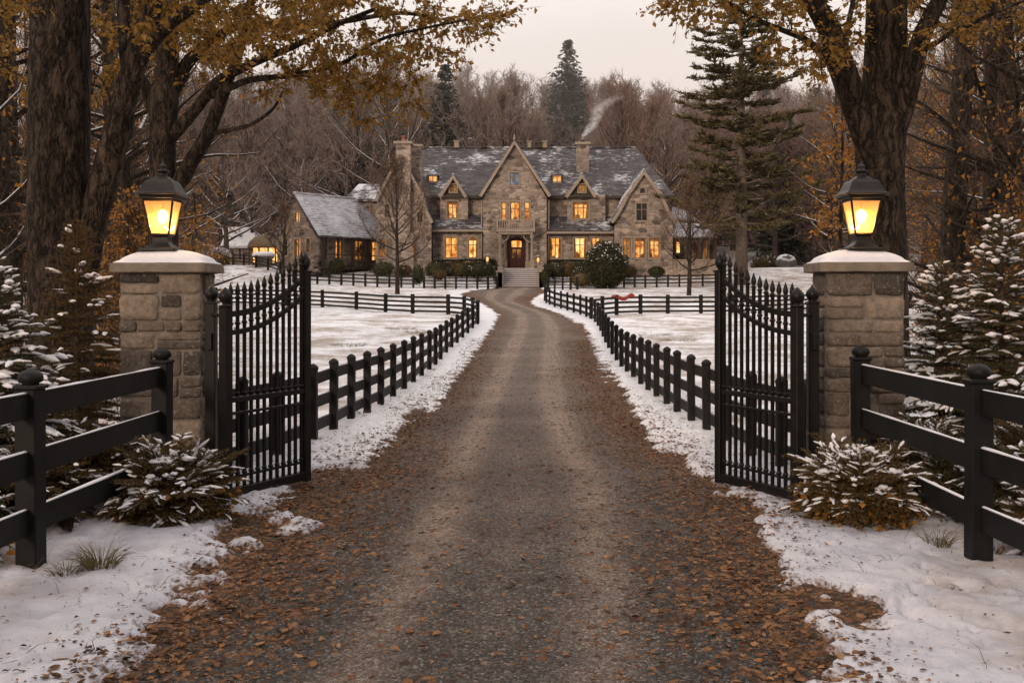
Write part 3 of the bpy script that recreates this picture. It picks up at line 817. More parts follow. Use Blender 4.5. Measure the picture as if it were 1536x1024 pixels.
# fences along the drive
lf = [(10.75, -2.97), (11.35, -2.87), (12.3, -2.70), (13.57, -2.53), (14.6, -2.44), (15.8, -2.38), (16.8, -2.28), (17.9, -2.20), (19.3, -2.15), (20.8, -2.1), (22.4, -2.07), (24.2, -2.05), (26.1, -2.02), (27.9, -2.0), (29.6, -1.98), (31.7, -1.95), (33.6, -1.9), (35.6, -1.83), (37.6, -1.74), (39.6, -1.64), (41.6, -1.53), (43.5, -1.40)]
fence('black board fence along the left edge of the gravel drive', [(x, y) for y, x in lf], .96, .105, (.80, .49, .19), .14, 'dome', 'fence_paint', False, 1)
rf_ = [(10.7, 2.96), (11.4, 2.88), (12.4, 2.78), (13.5, 2.70), (14.6, 2.66), (15.6, 2.62), (16.8, 2.60), (17.9, 2.60), (19.2, 2.60), (20.6, 2.63), (22.1, 2.67), (23.7, 2.70), (25.4, 2.74), (27.3, 2.80), (29.3, 2.87), (31.4, 2.95), (33.6, 3.04), (35.8, 3.14), (38.0, 3.24), (40.4, 3.35), (42.8, 3.45), (45.2, 3.52), (47.5, 3.54), (49.5, 3.45), (51.5, 3.30), (53.5, 3.10), (55.5, 2.88), (57.5, 2.64), (59.5, 2.38), (61.3, 2.16), (62.8, 2.02), (64.5, 1.98), (66.5, 2.10)]
fence('long black board fence curving along the right edge of the gravel drive', [(x, y) for y, x in rf_], .96, .105, (.80, .49, .19), .14, 'dome', 'fence_paint', False, -1)
# cross fences
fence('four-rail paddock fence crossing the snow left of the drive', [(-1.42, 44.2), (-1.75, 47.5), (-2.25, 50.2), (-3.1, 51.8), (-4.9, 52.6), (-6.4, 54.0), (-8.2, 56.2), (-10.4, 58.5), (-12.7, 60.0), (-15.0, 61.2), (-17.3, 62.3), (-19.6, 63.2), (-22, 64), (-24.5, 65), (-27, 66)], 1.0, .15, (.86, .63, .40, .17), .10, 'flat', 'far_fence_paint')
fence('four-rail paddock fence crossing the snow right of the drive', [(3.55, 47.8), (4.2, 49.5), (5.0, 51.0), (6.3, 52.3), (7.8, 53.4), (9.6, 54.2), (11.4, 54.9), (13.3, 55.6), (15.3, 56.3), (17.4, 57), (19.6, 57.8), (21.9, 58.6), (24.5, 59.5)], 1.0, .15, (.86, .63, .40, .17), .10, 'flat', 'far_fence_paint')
# ================================================================== HOUSE HELPERS
def poly_mesh(name, outer, holes, mapf, w0, w1):
    """extruded 2d polygon with holes; (u,v) outline, depth w0..w1, mapped to 3d by mapf(u,v,w)"""
    cu = bpy.data.curves.new('c', 'CURVE'); cu.dimensions = '2D'; cu.fill_mode = 'BOTH'; cu.extrude = (w1 - w0) / 2
    for lp in [outer] + holes:
        sp = cu.splines.new('POLY'); sp.points.add(len(lp) - 1); sp.use_cyclic_u = True
        for p, q in zip(sp.points, lp): p.co = (q[0], q[1], 0, 1)
    ob = bpy.data.objects.new('c', cu); COL.objects.link(ob)
    dg = bpy.context.evaluated_depsgraph_get(); me = bpy.data.meshes.new_from_object(ob.evaluated_get(dg))
    bpy.data.objects.remove(ob); bpy.data.curves.remove(cu)
    me.name = name
    for v in me.vertices: v.co = mapf(v.co.x, v.co.y, v.co.z + (w0 + w1) / 2)
    me.materials.clear()
    bm = bmesh.new(); bm.from_mesh(me); bmesh.ops.remove_doubles(bm, verts=bm.verts, dist=1e-5); bmesh.ops.recalc_face_normals(bm, faces=bm.faces); bm.to_mesh(me); bm.free()
    me.update(); return me
def arch_loop(x0, x1, z0, z1, arch):
    if not arch: return [(x0, z0), (x1, z0), (x1, z1), (x0, z1)]
    r = (x1 - x0) / 2; h = r * arch; c = (x0 + x1) / 2
    return [(x0, z0), (x1, z0)] + [(c + r * math.cos(a), z1 - h + h * math.sin(a)) for a in np.linspace(0, math.pi, 9)]
CURT = random.Random(17)
MAT['curtain'] = m_glow('curtain', (.12, .035, .008), (.50, .17, .03), .8)
def window(root, wd, mapf, label=None):
    """wd = (x0,x1,z0,z1,glass,arch,cols,rows) in wall coordinates, front face at depth 0"""
    x0, x1, z0, z1, glass, arch, cols, rows = wd
    b = .11
    out = arch_loop(x0 - b, x1 + b, z0 - b, z1 + b, arch); inn = arch_loop(x0, x1, z0, z1, arch)
    me = poly_mesh('window', out, [inn], mapf, -.05, .03)
    wo = link('window', me, MAT['stone_trim'], root)
    mb = MB(); f = .055; dep = .10
    def bx(a0, a1, c0, c1, d0, d1):
        vs = [mapf(a, c, d) for d in (d0, d1) for c in (c0, c1) for a in (a0, a1)]
        mb.add(vs, [(0, 1, 3, 2), (4, 6, 7, 5), (0, 4, 5, 1), (2, 3, 7, 6), (0, 2, 6, 4), (1, 5, 7, 3)])
    bx(x0, x0 + f, z0, z1, dep - .04, dep + .04); bx(x1 - f, x1, z0, z1, dep - .04, dep + .04)
    bx(x0 + f, x1 - f, z0, z0 + f, dep - .04, dep + .04); bx(x0 + f, x1 - f, z1 - f, z1, dep - .04, dep + .04)
    for k in range(1, cols):
        c = x0 + (x1 - x0) * k / cols; bx(c - .04, c + .04, z0 + f, z1 - f, dep - .035, dep + .035)
    for k in range(1, rows):
        c = z0 + (z1 - z0) * (.64 if rows == 2 else k / rows); bx(x0 + f, x1 - f, c - .03, c + .03, dep - .028, dep + .028)
    mb.build('frame', MAT['frame_wood'], wo)
    pl = arch_loop(x0 - .03, x1 + .03, z0 - .03, z1 + .03, arch)
    mb = MB(); mb.add([mapf(a, c, .17) for a, c in pl], [tuple(range(len(pl)))])
    link('pane', mb.mesh('pane'), MAT[glass], wo)
    if glass in ('glow', 'glow_bright') and CURT.random() < .75:
        mb = MB(); ww = x1 - x0; k = CURT.uniform(.13, .27)
        for s in (0, 1):
            xa, xb = (x0, x0 + ww * k) if s == 0 else (x1 - ww * k, x1)
            if CURT.random() < .85: mb.add([mapf(xa, z0, .15), mapf(xb, z0, .15), mapf(xb - (xb - xa) * (.35 if s == 0 else 0), z1, .15), mapf(xa + (xb - xa) * (.35 if s else 0), z1, .15)], [(0, 1, 2, 3)])
        if CURT.random() < .6: mb.add([mapf(x0, z1 - (z1 - z0) * .16, .148), mapf(x1, z1 - (z1 - z0) * .16, .148), mapf(x1, z1, .148), mapf(x0, z1, .148)], [(0, 1, 2, 3)])
        if CURT.random() < .7:
            c = CURT.uniform(x0 + .2 * ww, x1 - .2 * ww); h = (z1 - z0) * CURT.uniform(.14, .34); b = ww * CURT.uniform(.10, .24)
            mb.add([mapf(c - b, z0, .146), mapf(c + b, z0, .146), mapf(c + b * .8, z0 + h * .7, .146), mapf(c, z0 + h, .146), mapf(c - b * .8, z0 + h * .7, .146)], [(0, 1, 2, 3, 4)])
        if mb.v: link('curtain', mb.mesh('curtain'), MAT['curtain'], wo)
    return wo
def wall(root, outer, wins, mapf, thick=.4, mat='stone_house', name='wall'):
    me = poly_mesh(name, outer, [arch_loop(w[0], w[1], w[2], w[3], w[5]) for w in wins if w], mapf, 0, thick)
    o = link(name, me, MAT[mat], root)
    for w in wins:
        if w[4]: window(root, w, mapf)
    return o
def fm(D): return lambda u, v, w: Vector((u, D + w, v))
def pw(lst, D): return [(PX(a, D), PZ(b, D)) for a, b in lst]
def wpx(D, x0, x1, y0, y1, glass, arch=0, cols=2, rows=2):
    return (PX(x0, D), PX(x1, D), PZ(y1, D), PZ(y0, D), glass, arch, cols, rows)

def gable_roof(root, apex, lpts, rpts, D, Db, mat, t=.16, barge=True, map3=None):
    """roof over a gable drawn in the plane Y=D, running back to Y=Db; apex / rake points are (x,z)"""
    map3 = map3 or (lambda x, y, z: Vector((x, y, z)))
    mb = MB()
    for pts in (lpts, rpts):
        line = [apex] + pts
        for a, b in zip(line, line[1:]):
            q = [map3(a[0], D, a[1]), map3(b[0], D, b[1]), map3(b[0], Db, b[1]), map3(a[0], Db, a[1])]
            mb.slab(q, t)
    # ridge cap
    mb.tube([map3(apex[0], D, apex[1]), map3(apex[0], Db, apex[1])], .09, 6)
    ro = mb.build('roof', MAT[mat], root)
    if barge:
        mb = MB()
        for pts in (lpts, rpts):
            line = [(apex[0], apex[1] - .05)] + [(p[0], p[1] - .05) for p in pts]
            for a, b in zip(line, line[1:]):
                d = Vector((b[0] - a[0], b[1] - a[1])).normalized(); nx = Vector((d.y, -d.x))
                if nx.y > 0: nx = -nx
                c = [(a[0], a[1]), (b[0], b[1]), (b[0] + nx.x * .26, b[1] + nx.y * .26), (a[0] + nx.x * .26 * 0, a[1] - .33)] if a == line[0] else [(a[0], a[1]), (b[0], b[1]), (b[0] + nx.x * .26, b[1] + nx.y * .26), (a[0] + nx.x * .26, a[1] + nx.y * .26)]
                vs = [map3(p[0], D - .07, p[1]) for p in c] + [map3(p[0], D + .05, p[1]) for p in c]
                mb.add(vs, [(0, 1, 2, 3), (7, 6, 5, 4), (0, 4, 5, 1), (1, 5, 6, 2), (2, 6, 7, 3), (3, 7, 4, 0)])
        mb.build('bargeboard', MAT['trim'], root)
    return ro

# ================================================================== MANOR HOUSE
H = empty('manor_house', (0, 88, TZ(0, 88)), 'large stone manor house with steep slate gables and glowing windows', 'house')
GB = 3.0
# central gable
D = 86.0
outer = [(PX(725, D), GB), (PX(820, D), GB), (PX(820, D), PZ(296, D)), (PX(771.5, D), PZ(216, D)), (PX(725, D), PZ(296, D))]
wall(H, outer, [wpx(D, 765, 779, 259, 278, 'glass_blue'), wpx(D, 752.5, 759.5, 303, 330, 'glow', 0, 1, 2), wpx(D, 765, 780, 303, 329.5, 'glow', 0, 2, 2), wpx(D, 787, 794, 303, 330, 'glow', 0, 1, 2),
               (PX(761, D), PX(788.5, D), PZ(405, D), PZ(356, D), None, .45, 1, 1)], fm(D), .5)
gable_roof(H, (PX(771.5, D), PZ(210.5, D)), [(PX(718.5, D), PZ(293, D))], [(PX(826.5, D), PZ(293, D))], D - .35, 93.6, 'roof_slate')
# apex finial and quoins of the gable
mb = MB(); a = Vector((PX(771.5, D), D - .35, PZ(211, D))); mb.lathe([(.09, 0), (.12, .12), (.05, .2), (.06, .3), (.005, .5)], 8, a); mb.build('finial', MAT['stone_trim'], H)
# left wing gable
D = 85.0
lw = [(563, 410), (647, 410), (647, 335), (641, 317), (634.5, 296), (600, 234), (566, 300)]
outer = pw(lw, D); outer[0] = (outer[0][0], GB); outer[1] = (outer[1][0], GB)
wall(H, outer, [wpx(D, 568, 578, 358, 386, 'glow_dim', 0, 2, 2), wpx(D, 614, 623, 364, 385.5, 'glow', 0, 2, 1), wpx(D, 626, 634, 318, 334, 'glass_dark', 0, 2, 1), wpx(D, 577, 584, 306, 326, 'glass_dark', 0, 2, 1)], fm(D), .4)
gable_roof(H, (PX(600, D), PZ(229, D)), pw([(563, 298.5)], D), pw([(635.5, 291), (642, 315), (650.5, 333)], D), D - .3, 96, 'roof_slate')
# right wing gable
D = 84.5
rw = [(922, 412), (1009, 412), (1009, 333), (1003, 319), (992.5, 295), (965, 261), (938.5, 297), (928, 316), (922, 330)]
outer = pw(rw, D); outer[0] = (outer[0][0], GB); outer[1] = (outer[1][0], GB)
c = (PX(964, D), PZ(286, D)); vent = (c[0] - .22, c[0] + .22, c[1] - .22, c[1] + .22, 'glass_dark', 1.0, 1, 1)
wall(H, outer, [wpx(D, 954.5, 971, 305, 331, 'glass_dark', 0, 2, 2), wpx(D, 934.5, 946, 357, 387, 'glow_dim', 0, 2, 2), wpx(D, 952.5, 968, 357, 387, 'glow', 0, 2, 2), wpx(D, 973.5, 989, 357, 387, 'glow', 0, 2, 2), vent], fm(D), .4)
gable_roof(H, (PX(965, D), PZ(255.5, D)), pw([(938.5, 291), (926.5, 315), (915, 332)], D), pw([(992.5, 291), (1004, 316), (1015, 333)], D), D - .35, 94, 'roof_slate_snowy')
# main block
D = 88.3
outer = [(PX(630, D), GB), (PX(930, D), GB), (PX(930, D), PZ(292, D)), (PX(630, D), PZ(292, D))]
wall(H, outer, [], fm(D), .4)
zr, ze = PZ(222, 93.5), PZ(293.5, 87.9)
mb = MB()
e0, e1, r0, r1 = -8.9, 13.4, -9.1, 10.9
mb.slab([(e0, 87.9, ze), (e1, 87.9, ze), (r1, 93.5, zr), (r0, 93.5, zr)], .18)
mb.slab([(e0, 99.1, ze), (e1, 99.1, ze), (r1, 93.5, zr), (r0, 93.5, zr)], .18)
mb.slab([(e1, 87.9, ze), (e1, 99.1, ze), (r1, 93.5, zr)], .18)
mb.tube([(r0, 93.5, zr + .02), (r1, 93.5, zr + .02)], .12, 6)
MR = mb.build('roof', MAT['roof_slate'], H)
mb = MB(); mb.box(((e0 + e1) / 2, 87.84, ze - .12), (e1 - e0, .12, .16)); mb.build('gutter', MAT['dark_wood'], H)
mb = MB(); mb.add([(-8.95, 88.4, GB), (-8.95, 98.8, GB), (-8.95, 98.8, ze), (-9.0, 93.5, zr - .2), (-8.95, 88.4, ze)], [(0, 1, 2, 3, 4)])
mb.add([(12.9, 88.4, GB), (12.9, 98.8, GB), (12.9, 98.8, ze - .2), (12.9, 88.4, ze - .2)], [(0, 1, 2, 3)])
mb.add([(-8.9, 98.7, GB), (12.9, 98.7, GB), (12.9, 98.7, ze - .2), (-8.9, 98.7, ze - .2)], [(0, 1, 2, 3)])
mb.build('rear_wall', MAT['stone_house'], H)
# ridge vents
for px, w, h in ((685, .42, .55), (726, .5, .32), (794, .3, .5), (809, .55, .38), (817, .36, .5)):
    mb = MB(); x = PX(px, 93.5); mb.box((x, 93.5, zr + h / 2), (w, .5, h)); mb.box((x, 93.5, zr + h + .04), (w + .16, .62, .09)); mb.build('roof_vent', MAT['dark_wood'] if w > .45 else MAT['stone_trim'], MR)
# lean-to ground floors, bays, dormers
for (x0, x1, yt, ye, wx0, wx1, wins, bay, dorm) in (
    (637, 726, 322, 343, 646, 727, [(668, 686, 356, 387, 'glow', .25, 2, 2), (702.5, 716.5, 356, 386.5, 'glow_bright', .8, 2, 2)], (660, 702, (671, 686.5, 302, 327, 'glow', 0, 2, 2)), (658, 680, 701, 262)),
    (819, 921, 325, 346, 819, 922, [(824.5, 841.5, 356.5, 387.5, 'glow_bright', .35, 2, 2), (861, 879, 356.5, 387, 'glow_bright', .25, 2, 2), (887, 901, 356.5, 387, 'glow', .7, 2, 2)], (851, 908, (859, 883, 303, 328, 'glow', 0, 3, 2)), (847, 873, 894.5, 261))):
    mb = MB(); Dt, De = 88.25, 86.1
    mb.slab([(PX(x0, De), De, PZ(ye, De)), (PX(x1, De), De, PZ(ye, De)), (PX(x1, Dt), Dt, PZ(yt, Dt)), (PX(x0, Dt), Dt, PZ(yt, Dt))], .14)
    mb.build('roof', MAT['roof_slate'], H)
    mb = MB(); mb.box(((PX(x0, De) + PX(x1, De)) / 2, De - .03, PZ(ye, De) - .16), (PX(x1, De) - PX(x0, De), .10, .16)); mb.build('gutter', MAT['trim'], H)
    D = 86.6
    wall(H, [(PX(wx0, D), GB), (PX(wx1, D), GB), (PX(wx1, D), PZ(345, D)), (PX(wx0, D), PZ(345, D))], [wpx(D, *w) for w in wins], fm(D), .35)
    D = 87.5
    b0, b1, bw = bay
    wall(H, [(PX(b0, D), PZ(345, D)), (PX(b1, D), PZ(345, D)), (PX(b1, D), PZ(292, D)), (PX(b0, D), PZ(292, D))], [wpx(D, *bw)], fm(D), .7)
    a, m, b, ya = dorm; D = 87.35
    wall(H, pw([(a + 3, 293), (b - 3, 293), (m, ya + 4)], D), [wpx(D, m - 5, m + 5, 277, 288, 'glow_dim', 0, 2, 1)], fm(D), .2, 'dark_wood', 'dormer')
    gable_roof(H, (PX(m, D), PZ(ya, D)), pw([(a, 294)], D), pw([(b, 294)], D), D - .3, 91.5, 'roof_slate_snowy', .12)
    mb = MB(); mb.box((PX((a + b) / 2, D), D - .2, PZ(294.5, D)), (PX(b, D) - PX(a, D) - .2, .3, .16)); mb.build('dormer_beam', MAT['dark_wood'], H)
# lantern-like lucarnes on the roof
for px in (649.5, 835.5):
    D = 89.4; x = PX(px, D); z0 = PZ(274, D); z1 = PZ(264, D)
    mb = MB(); mb.box((x, D + .3, (z0 + z1) / 2), (.72, .9, z1 - z0 + .1)); lu = mb.build('lucarne', MAT['stone_trim'], H)
    mb = MB(); mb.lathe([(.72, 0), (.66, .08), (.3, .34), (.02, .56)], 4, (x, D + .3, z1 + .05), False, math.pi / 4); mb.build('roof', MAT['roof_slate_snowy'], lu)
    for s in (-1, 1):
        mb = MB(); mb.add([(x + s * .17 - .13, D - .16, z0 + .1), (x + s * .17 + .13, D - .16, z0 + .1), (x + s * .17 + .13, D - .16, z1 - .04), (x + s * .17 - .13, D - .16, z1 - .04)], [(0, 1, 2, 3)]); link('pane', mb.mesh('pane'), MAT['glow'], lu)
# chimneys
D = 84.5
mb = MB(); x0, x1 = PX(593.5, D), PX(615.5, D); zt = PZ(216, D)
mb.box(((x0 + x1) / 2, D + .45, (zt + GB) / 2), (x1 - x0, .95, zt - GB))
mb.box(((x0 + x1) / 2, D + .40, (PZ(350, D) + GB) / 2), (x1 - x0 + .5, 1.0, PZ(350, D) - GB))
xa, xb = PX(611, D), PX(627, D); mb.box(((xa + xb) / 2 + .1, D + 2.2, (zt + 8) / 2), (xb - xa, 1.2, zt - 8))
CH = mb.build('chimney', MAT['stone_house'], H)
mb = MB(); mb.box(((x0 + x1) / 2, D + .45, zt + .1), (x1 - x0 + .34, 1.3, .22), ch=.03); mb.box(((xa + xb) / 2 + .1, D + 2.2, zt + .1), (xb - xa + .25, 1.4, .2), ch=.03); mb.build('chimney_cap', MAT['stone_trim'], CH)
mb = MB(); mb.lathe([(.22, 0), (.2, .1), (.15, .2), (.15, .4), (.2, .44), (.2, .5)], 10, ((x0 + x1) / 2, D + .45, zt + .2)); mb.build('chimney_pot', m_simple('terracotta', (.25, .10, .06), (.32, .14, .09), 4), CH)
D = 90.6
mb = MB(); x0, x1 = PX(865, D), PX(883.5, D); zt = PZ(217, D)
mb.box(((x0 + x1) / 2, D + .5, (zt + 11) / 2), (x1 - x0, 1.0, zt - 11)); CH2 = mb.build('chimney', MAT['stone_house'], H)
mb = MB(); mb.box(((x0 + x1) / 2, D + .5, zt + .1), (x1 - x0 + .3, 1.3, .24), ch=.03); mb.build('chimney_cap', MAT['stone_trim'], CH2)
mb = MB(); mb.lathe([(.2, 0), (.17, .2), (.19, .26)], 10, ((x0 + x1) / 2, D + .5, zt + .2)); mb.build('chimney_pot', MAT['dark_wood'], CH2)
CHTOP = Vector(((x0 + x1) / 2, D + .5, zt + .4))
# door
D = 86.0
mb = MB(); x0, x1 = PX(761, D), PX(788.5, D); z0, z1 = PZ(405, D), PZ(356, D); w = x1 - x0; c = (x0 + x1) / 2
lp = arch_loop(x0, x1, z0, z1, .45); me = poly_mesh('door', lp, [arch_loop(c - .40, c + .40, z1 - .78, z1 - .24, .2), arch_loop(c - .33, c - .05, z0 + 1.0, z1 - .95, 0), arch_loop(c + .05, c + .33, z0 + 1.0, z1 - .95, 0)], fm(D), .26, .36)
DO = link('door', me, MAT['door_red'], H)
mb = MB()
for s in (-1, 1):
    mb.box((c + s * .20, D + .245, z0 + .5), (.3, .05, .62), ch=.02); mb.box((c + s * (w / 2 - .09), D + .24, z0 + 1.0), (.14, .06, 2.0), ch=.02)
mb.build('door_panel', MAT['door_red'], DO)
mb = MB(); mb.add([(c - .5, D + .33, z1 - .85), (c + .5, D + .33, z1 - .85), (c + .5, D + .33, z1 - .2), (c - .5, D + .33, z1 - .2)], [(0, 1, 2, 3)]); link('pane', mb.mesh('pane'), MAT['glow'], DO)
mb = MB(); mb.add([(c - .4, D + .33, z0 + .9), (c + .4, D + .33, z0 + .9), (c + .4, D + .33, z1 - .9), (c - .4, D + .33, z1 - .9)], [(0, 1, 2, 3)]); link('pane', mb.mesh('pane'), MAT['glow_dim'], DO)
mb = MB(); mb.blob((c + .02, D + .22, z0 + 1.0), (.05, .05, .05), 0, 1, 1); mb.build('handle', MAT['iron'], DO)
# portico and balcony
D = 84.6; zs = PZ(346.5, D); zf = PZ(404, D)
mb = MB(); xa, xb = PX(744.5, D), PX(802.5, D)
mb.box(((xa + xb) / 2, D + .75, zs), (xb - xa, 1.7, .16), ch=.03); mb.box(((xa + xb) / 2, D + .75, zs - .17), (xb - xa - .3, 1.5, .18)); mb.box(((xa + xb) / 2, D + .7, zs + .09), (xb - xa - .1, 1.5, .04))
BA = mb.build('balcony', MAT['trim'], H)
mb = MB(); zt = PZ(330, D)
for x in np.linspace(xa + .1, xb - .1, 17): mb.box((x, D + .02, (zs + zt) / 2), (.06, .05, zt - zs), None)
for x in (xa + .08, (xa + xb) / 2 - .55, (xa + xb) / 2 + .55, xb - .08): mb.box((x, D + .02, (zs + zt) / 2 + .03), (.13, .13, zt - zs + .06))
for s in (xa + .08, xb - .08):
    for y in np.linspace(D + .2, D + 1.3, 7): mb.box((s, y, (zs + zt) / 2), (.05, .05, zt - zs))
    mb.box((s, D + .7, zt), (.1, 1.4, .09))
mb.box(((xa + xb) / 2, D + .02, zt), (xb - xa, .11, .09)); mb.box(((xa + xb) / 2, D + .02, zs + .18), (xb - xa, .07, .07)); mb.build('railing', MAT['trim'], BA)
for px, dy in ((750, .25), (798, .25), (757.5, 1.2), (791.5, 1.2)):
    x = PX(px, D); mb = MB()
    mb.box((x, D + dy, zf + .35), (.36, .36, .7), ch=.02); mb.lathe([(.13, .7), (.15, .74), (.115, .8), (.105, zs - zf - .65), (.14, zs - zf - .6), (.17, zs - zf - .42), (.19, zs - zf - .28)], 12, (x, D + dy, zf)); mb.build('column', MAT['trim'], H)
for s, px in ((1, 750), (-1, 798)):
    x = PX(px, D); mb = MB(); pts = [Vector((x + s * (.12 + .55 * math.sin(a)), D + .25, zs - .26 - .6 * (1 - (1 - math.cos(a))))) for a in np.linspace(0, math.pi / 2, 7)]
    mb.tube(pts, .06, 6); mb.build('bracket', MAT['trim'], H)
mb = MB(); mb.box((PX(774, D), D + .6, zf - .25), (PX(806, D) - PX(742, D), 2.2, .5)); mb.build('porch_floor', MAT['stone_trim'], H)
# front steps
g = G('step_stone'); up = g.up()
k = g.math('MULTIPLY', g.ramp(up, [(.5, 0), (.9, 1)]), g.ramp(g.noise(2.5, 4), [(.35, .45), (.6, 1)]))
MAT['step_stone'] = g.fin(g.mix(k, g.mix(g.noise(4, 4), (.15, .12, .10), (.26, .21, .17)), (.68, .65, .64)), .85)
mb = MB(); n = 10; zb, ztp = PZ(433, 80.6), zf
for i in range(n):
    y0 = 80.6 + i * .39; h0 = zb + (i + 1) * (ztp - zb) / n
    x0, x1 = PX(752, 80.6), PX(810, 80.6)
    mb.box(((x0 + x1) / 2, (y0 + 84.6) / 2, h0 - .5), (x1 - x0 - i * .002, 84.6 - y0, 1.0)); mb.box(((x0 + x1) / 2, y0 + .17, h0 + .012), (x1 - x0 + .06 - i * .002, .42, .05))
FS = mb.build('front_steps', MAT['step_stone'], H)
mb = MB()
for i in range(n):
    y0 = 80.6 + i * .39; h0 = zb + (i + 1) * (ztp - zb) / n
    mb.box((PX(781, 80.6), y0 + .17, h0 + .057), (PX(810, 80.6) - PX(752, 80.6) - .12 - i * .01, .40, .045), None, .01)
mb.build('step_snow', MAT['snow_clump'], FS)
for px in (750, 812):
    x = PX(px, 80.8); mb = MB()
    mb.box((x, 82.6, 2.9), (.35, 4.2, 2.1)); mb.box((x, 80.75, 2.75), (.5, .5, 1.5), ch=.03); mb.box((x, 80.75, 3.55), (.62, .62, .12), ch=.03); mb.build('step_wall', MAT['stone_trim'], H)
# drainpipes
for px, D in ((722.5, 86.4), (823, 86.4), (648.5, 86.3), (921, 86.3)):
    mb = MB(); mb.tube([(PX(px, D), D, PZ(300 if D == 86.4 else 345, D)), (PX(px, D), D, 3.2)], .06, 6); mb.build('drainpipe', MAT['trim'] if D == 86.4 else MAT['dark_wood'], H)
# left connecting range
D = 90
wall(H, pw([(520, 412), (568, 412), (568, 298), (520, 298)], D), [wpx(D, 556, 559, 308, 327, 'glow_dim', 0, 1, 1), wpx(D, 546, 553, 358, 384, 'glow', 0, 2, 2)], fm(D), .4)
mb = MB(); mb.slab([(PX(516, 89.6), 89.6, PZ(299.5, 89.6)), (PX(570, 89.6), 89.6, PZ(299.5, 89.6)), (PX(570, 92), 92, PZ(276, 92)), (PX(538, 92), 92, PZ(276, 92))], .15)
mb.slab([(PX(516, 89.6), 94.4, PZ(299.5, 89.6)), (PX(570, 89.6), 94.4, PZ(299.5, 89.6)), (PX(570, 92), 92, PZ(276, 92)), (PX(538, 92), 92, PZ(276, 92))], .15); mb.build('roof', MAT['roof_slate_snowy'], H)
# right open loggia
D = 86.0
mb = MB(); q = pw([(1008, 354), (1076, 354)], 84.2); t = pw([(1008, 310), (1030, 316)], 88)
mb.slab([(q[0][0], 84.2, q[0][1]), (q[1][0], 84.2, q[1][1]), (t[1][0], 88, t[1][1]), (t[0][0], 88, t[0][1])], .14)
mb.slab([(q[1][0], 84.2, q[1][1]), (q[1][0], 91, q[1][1]), (t[1][0], 88, t[1][1])], .14); mb.build('roof', MAT['roof_snow'], H)
wall(H, pw([(1008, 412), (1074, 412), (1074, 352), (1008, 352)], 87.5), [wpx(87.5, 1014, 1021, 362, 380, 'glow_bright', .6, 1, 1), wpx(87.5, 1040, 1047, 362, 388, 'glow_dim', 0, 2, 2), wpx(87.5, 1056, 1062, 362, 388, 'glow_dim', 0, 2, 2)], fm(87.5), .3, 'dark_wood')
for px in (1028, 1050, 1073):
    mb = MB(); mb.box((PX(px, 84.5), 84.5, (PZ(353, 84.5) + 3) / 2), (.22, .22, PZ(353, 84.5) - 3)); mb.build('post', MAT['dark_wood'], H)
mb = MB(); mb.box((PX(1042, 84.4), 84.35, (PZ(391, 84.4) + 3) / 2), (PX(1075, 84.4) - PX(1010, 84.4), .3, PZ(391, 84.4) - 3)); mb.box((PX(1042, 84.4), 84.35, PZ(391, 84.4) + .05), (PX(1076, 84.4) - PX(1009, 84.4), .42, .1)); mb.build('parapet', MAT['stone_house'], H)

# ================================================================== COTTAGE WING (turned to the left)
th = R(36); CR = Vector((PX(446, 84.6), 84.6, 0)); CR.z = PZ(396, 84.6)
CT = empty('stone_cottage', CR, 'low stone cottage with snowy slate roof at the left end of the house', 'cottage')
CT.rotation_euler = (0, 0, -th)
def lk(o): o.matrix_parent_inverse = Matrix.Identity(4); return o
class LocalRoot: pass
def child_fix(root):
    for ch in root.children: ch.matrix_parent_inverse = Matrix.Identity(4)
W2, EH, AH, LL = 2.35, 2.55, 5.65, 9.2
gm = lambda u, v, w: Vector((u, w, v))
wall(CT, [(-W2, -.8), (W2, -.8), (W2, EH), (0, AH - .25), (-W2, EH)], [(-.28, .28, 3.35, 4.15, 'glow_bright', .3, 2, 1), (-.35, .38, .55, 2.0, 'glow', .3, 2, 2), (1.05, 1.45, .9, 2.0, 'glow_dim', 0, 1, 2), (-1.6, -1.1, .7, 2.0, 'glass_dark', 0, 1, 2)], gm, .35, 'stone_cottage')
sm = lambda u, v, w: Vector((W2 - .55 - w, u, v))
wall(CT, [(.36, -.8), (LL, -.8), (LL, EH), (.36, EH)], [(.9, 1.5, .3, 2.1, 'glass_dark', 0, 2, 2), (2.4, 3.2, .5, 2.0, 'glow', 0, 2, 2), (4.6, 5.6, .4, 2.0, 'glow_dim', 0, 2, 2), (6.6, 7.6, .4, 2.0, 'glow', 0, 2, 2)], sm, .3, 'stone_house')
mb = MB(); mb.add([(-W2, .36, -.8), (-W2, LL, -.8), (-W2, LL, EH), (-W2, .36, EH)], [(0, 1, 2, 3)]); mb.add([(-W2, LL, -.8), (W2, LL, -.8), (W2, LL, EH), (0, LL, AH - .3), (-W2, LL, EH)], [(0, 1, 2, 3, 4)]); mb.build('rear_wall', MAT['stone_cottage'], CT)
gable_roof(CT, (0, AH), [(-W2 - .45, EH - .35)], [(W2 + .45, EH - .35)], -.4, LL + .3, 'roof_snow', .15, False)
mb = MB()
for s in (-1, 1):
    for a in range(9):
        t = (a + .7) / 9.6; mb.box((s * t * (W2 + .4), -.3, AH - t * (AH - EH + .33) - .22), (.1, .22, .14))
    mb.tube([(0, -.42, AH - .18), (s * (W2 + .42), -.42, EH - .52)], .09, 4)
mb.build('bargeboard', MAT['dark_wood'], CT)
for y in (.4, 2.0, 3.6, 5.2, 6.8, 8.4):
    mb = MB(); mb.box((W2 + .2, y, EH / 2 - .6), (.17, .17, EH + .8)); mb.tube([(W2 + .2, y, EH - .9), (W2 + .2, y + .45, EH - .35)], .05, 4); mb.build('porch_post', MAT['dark_wood'], CT)
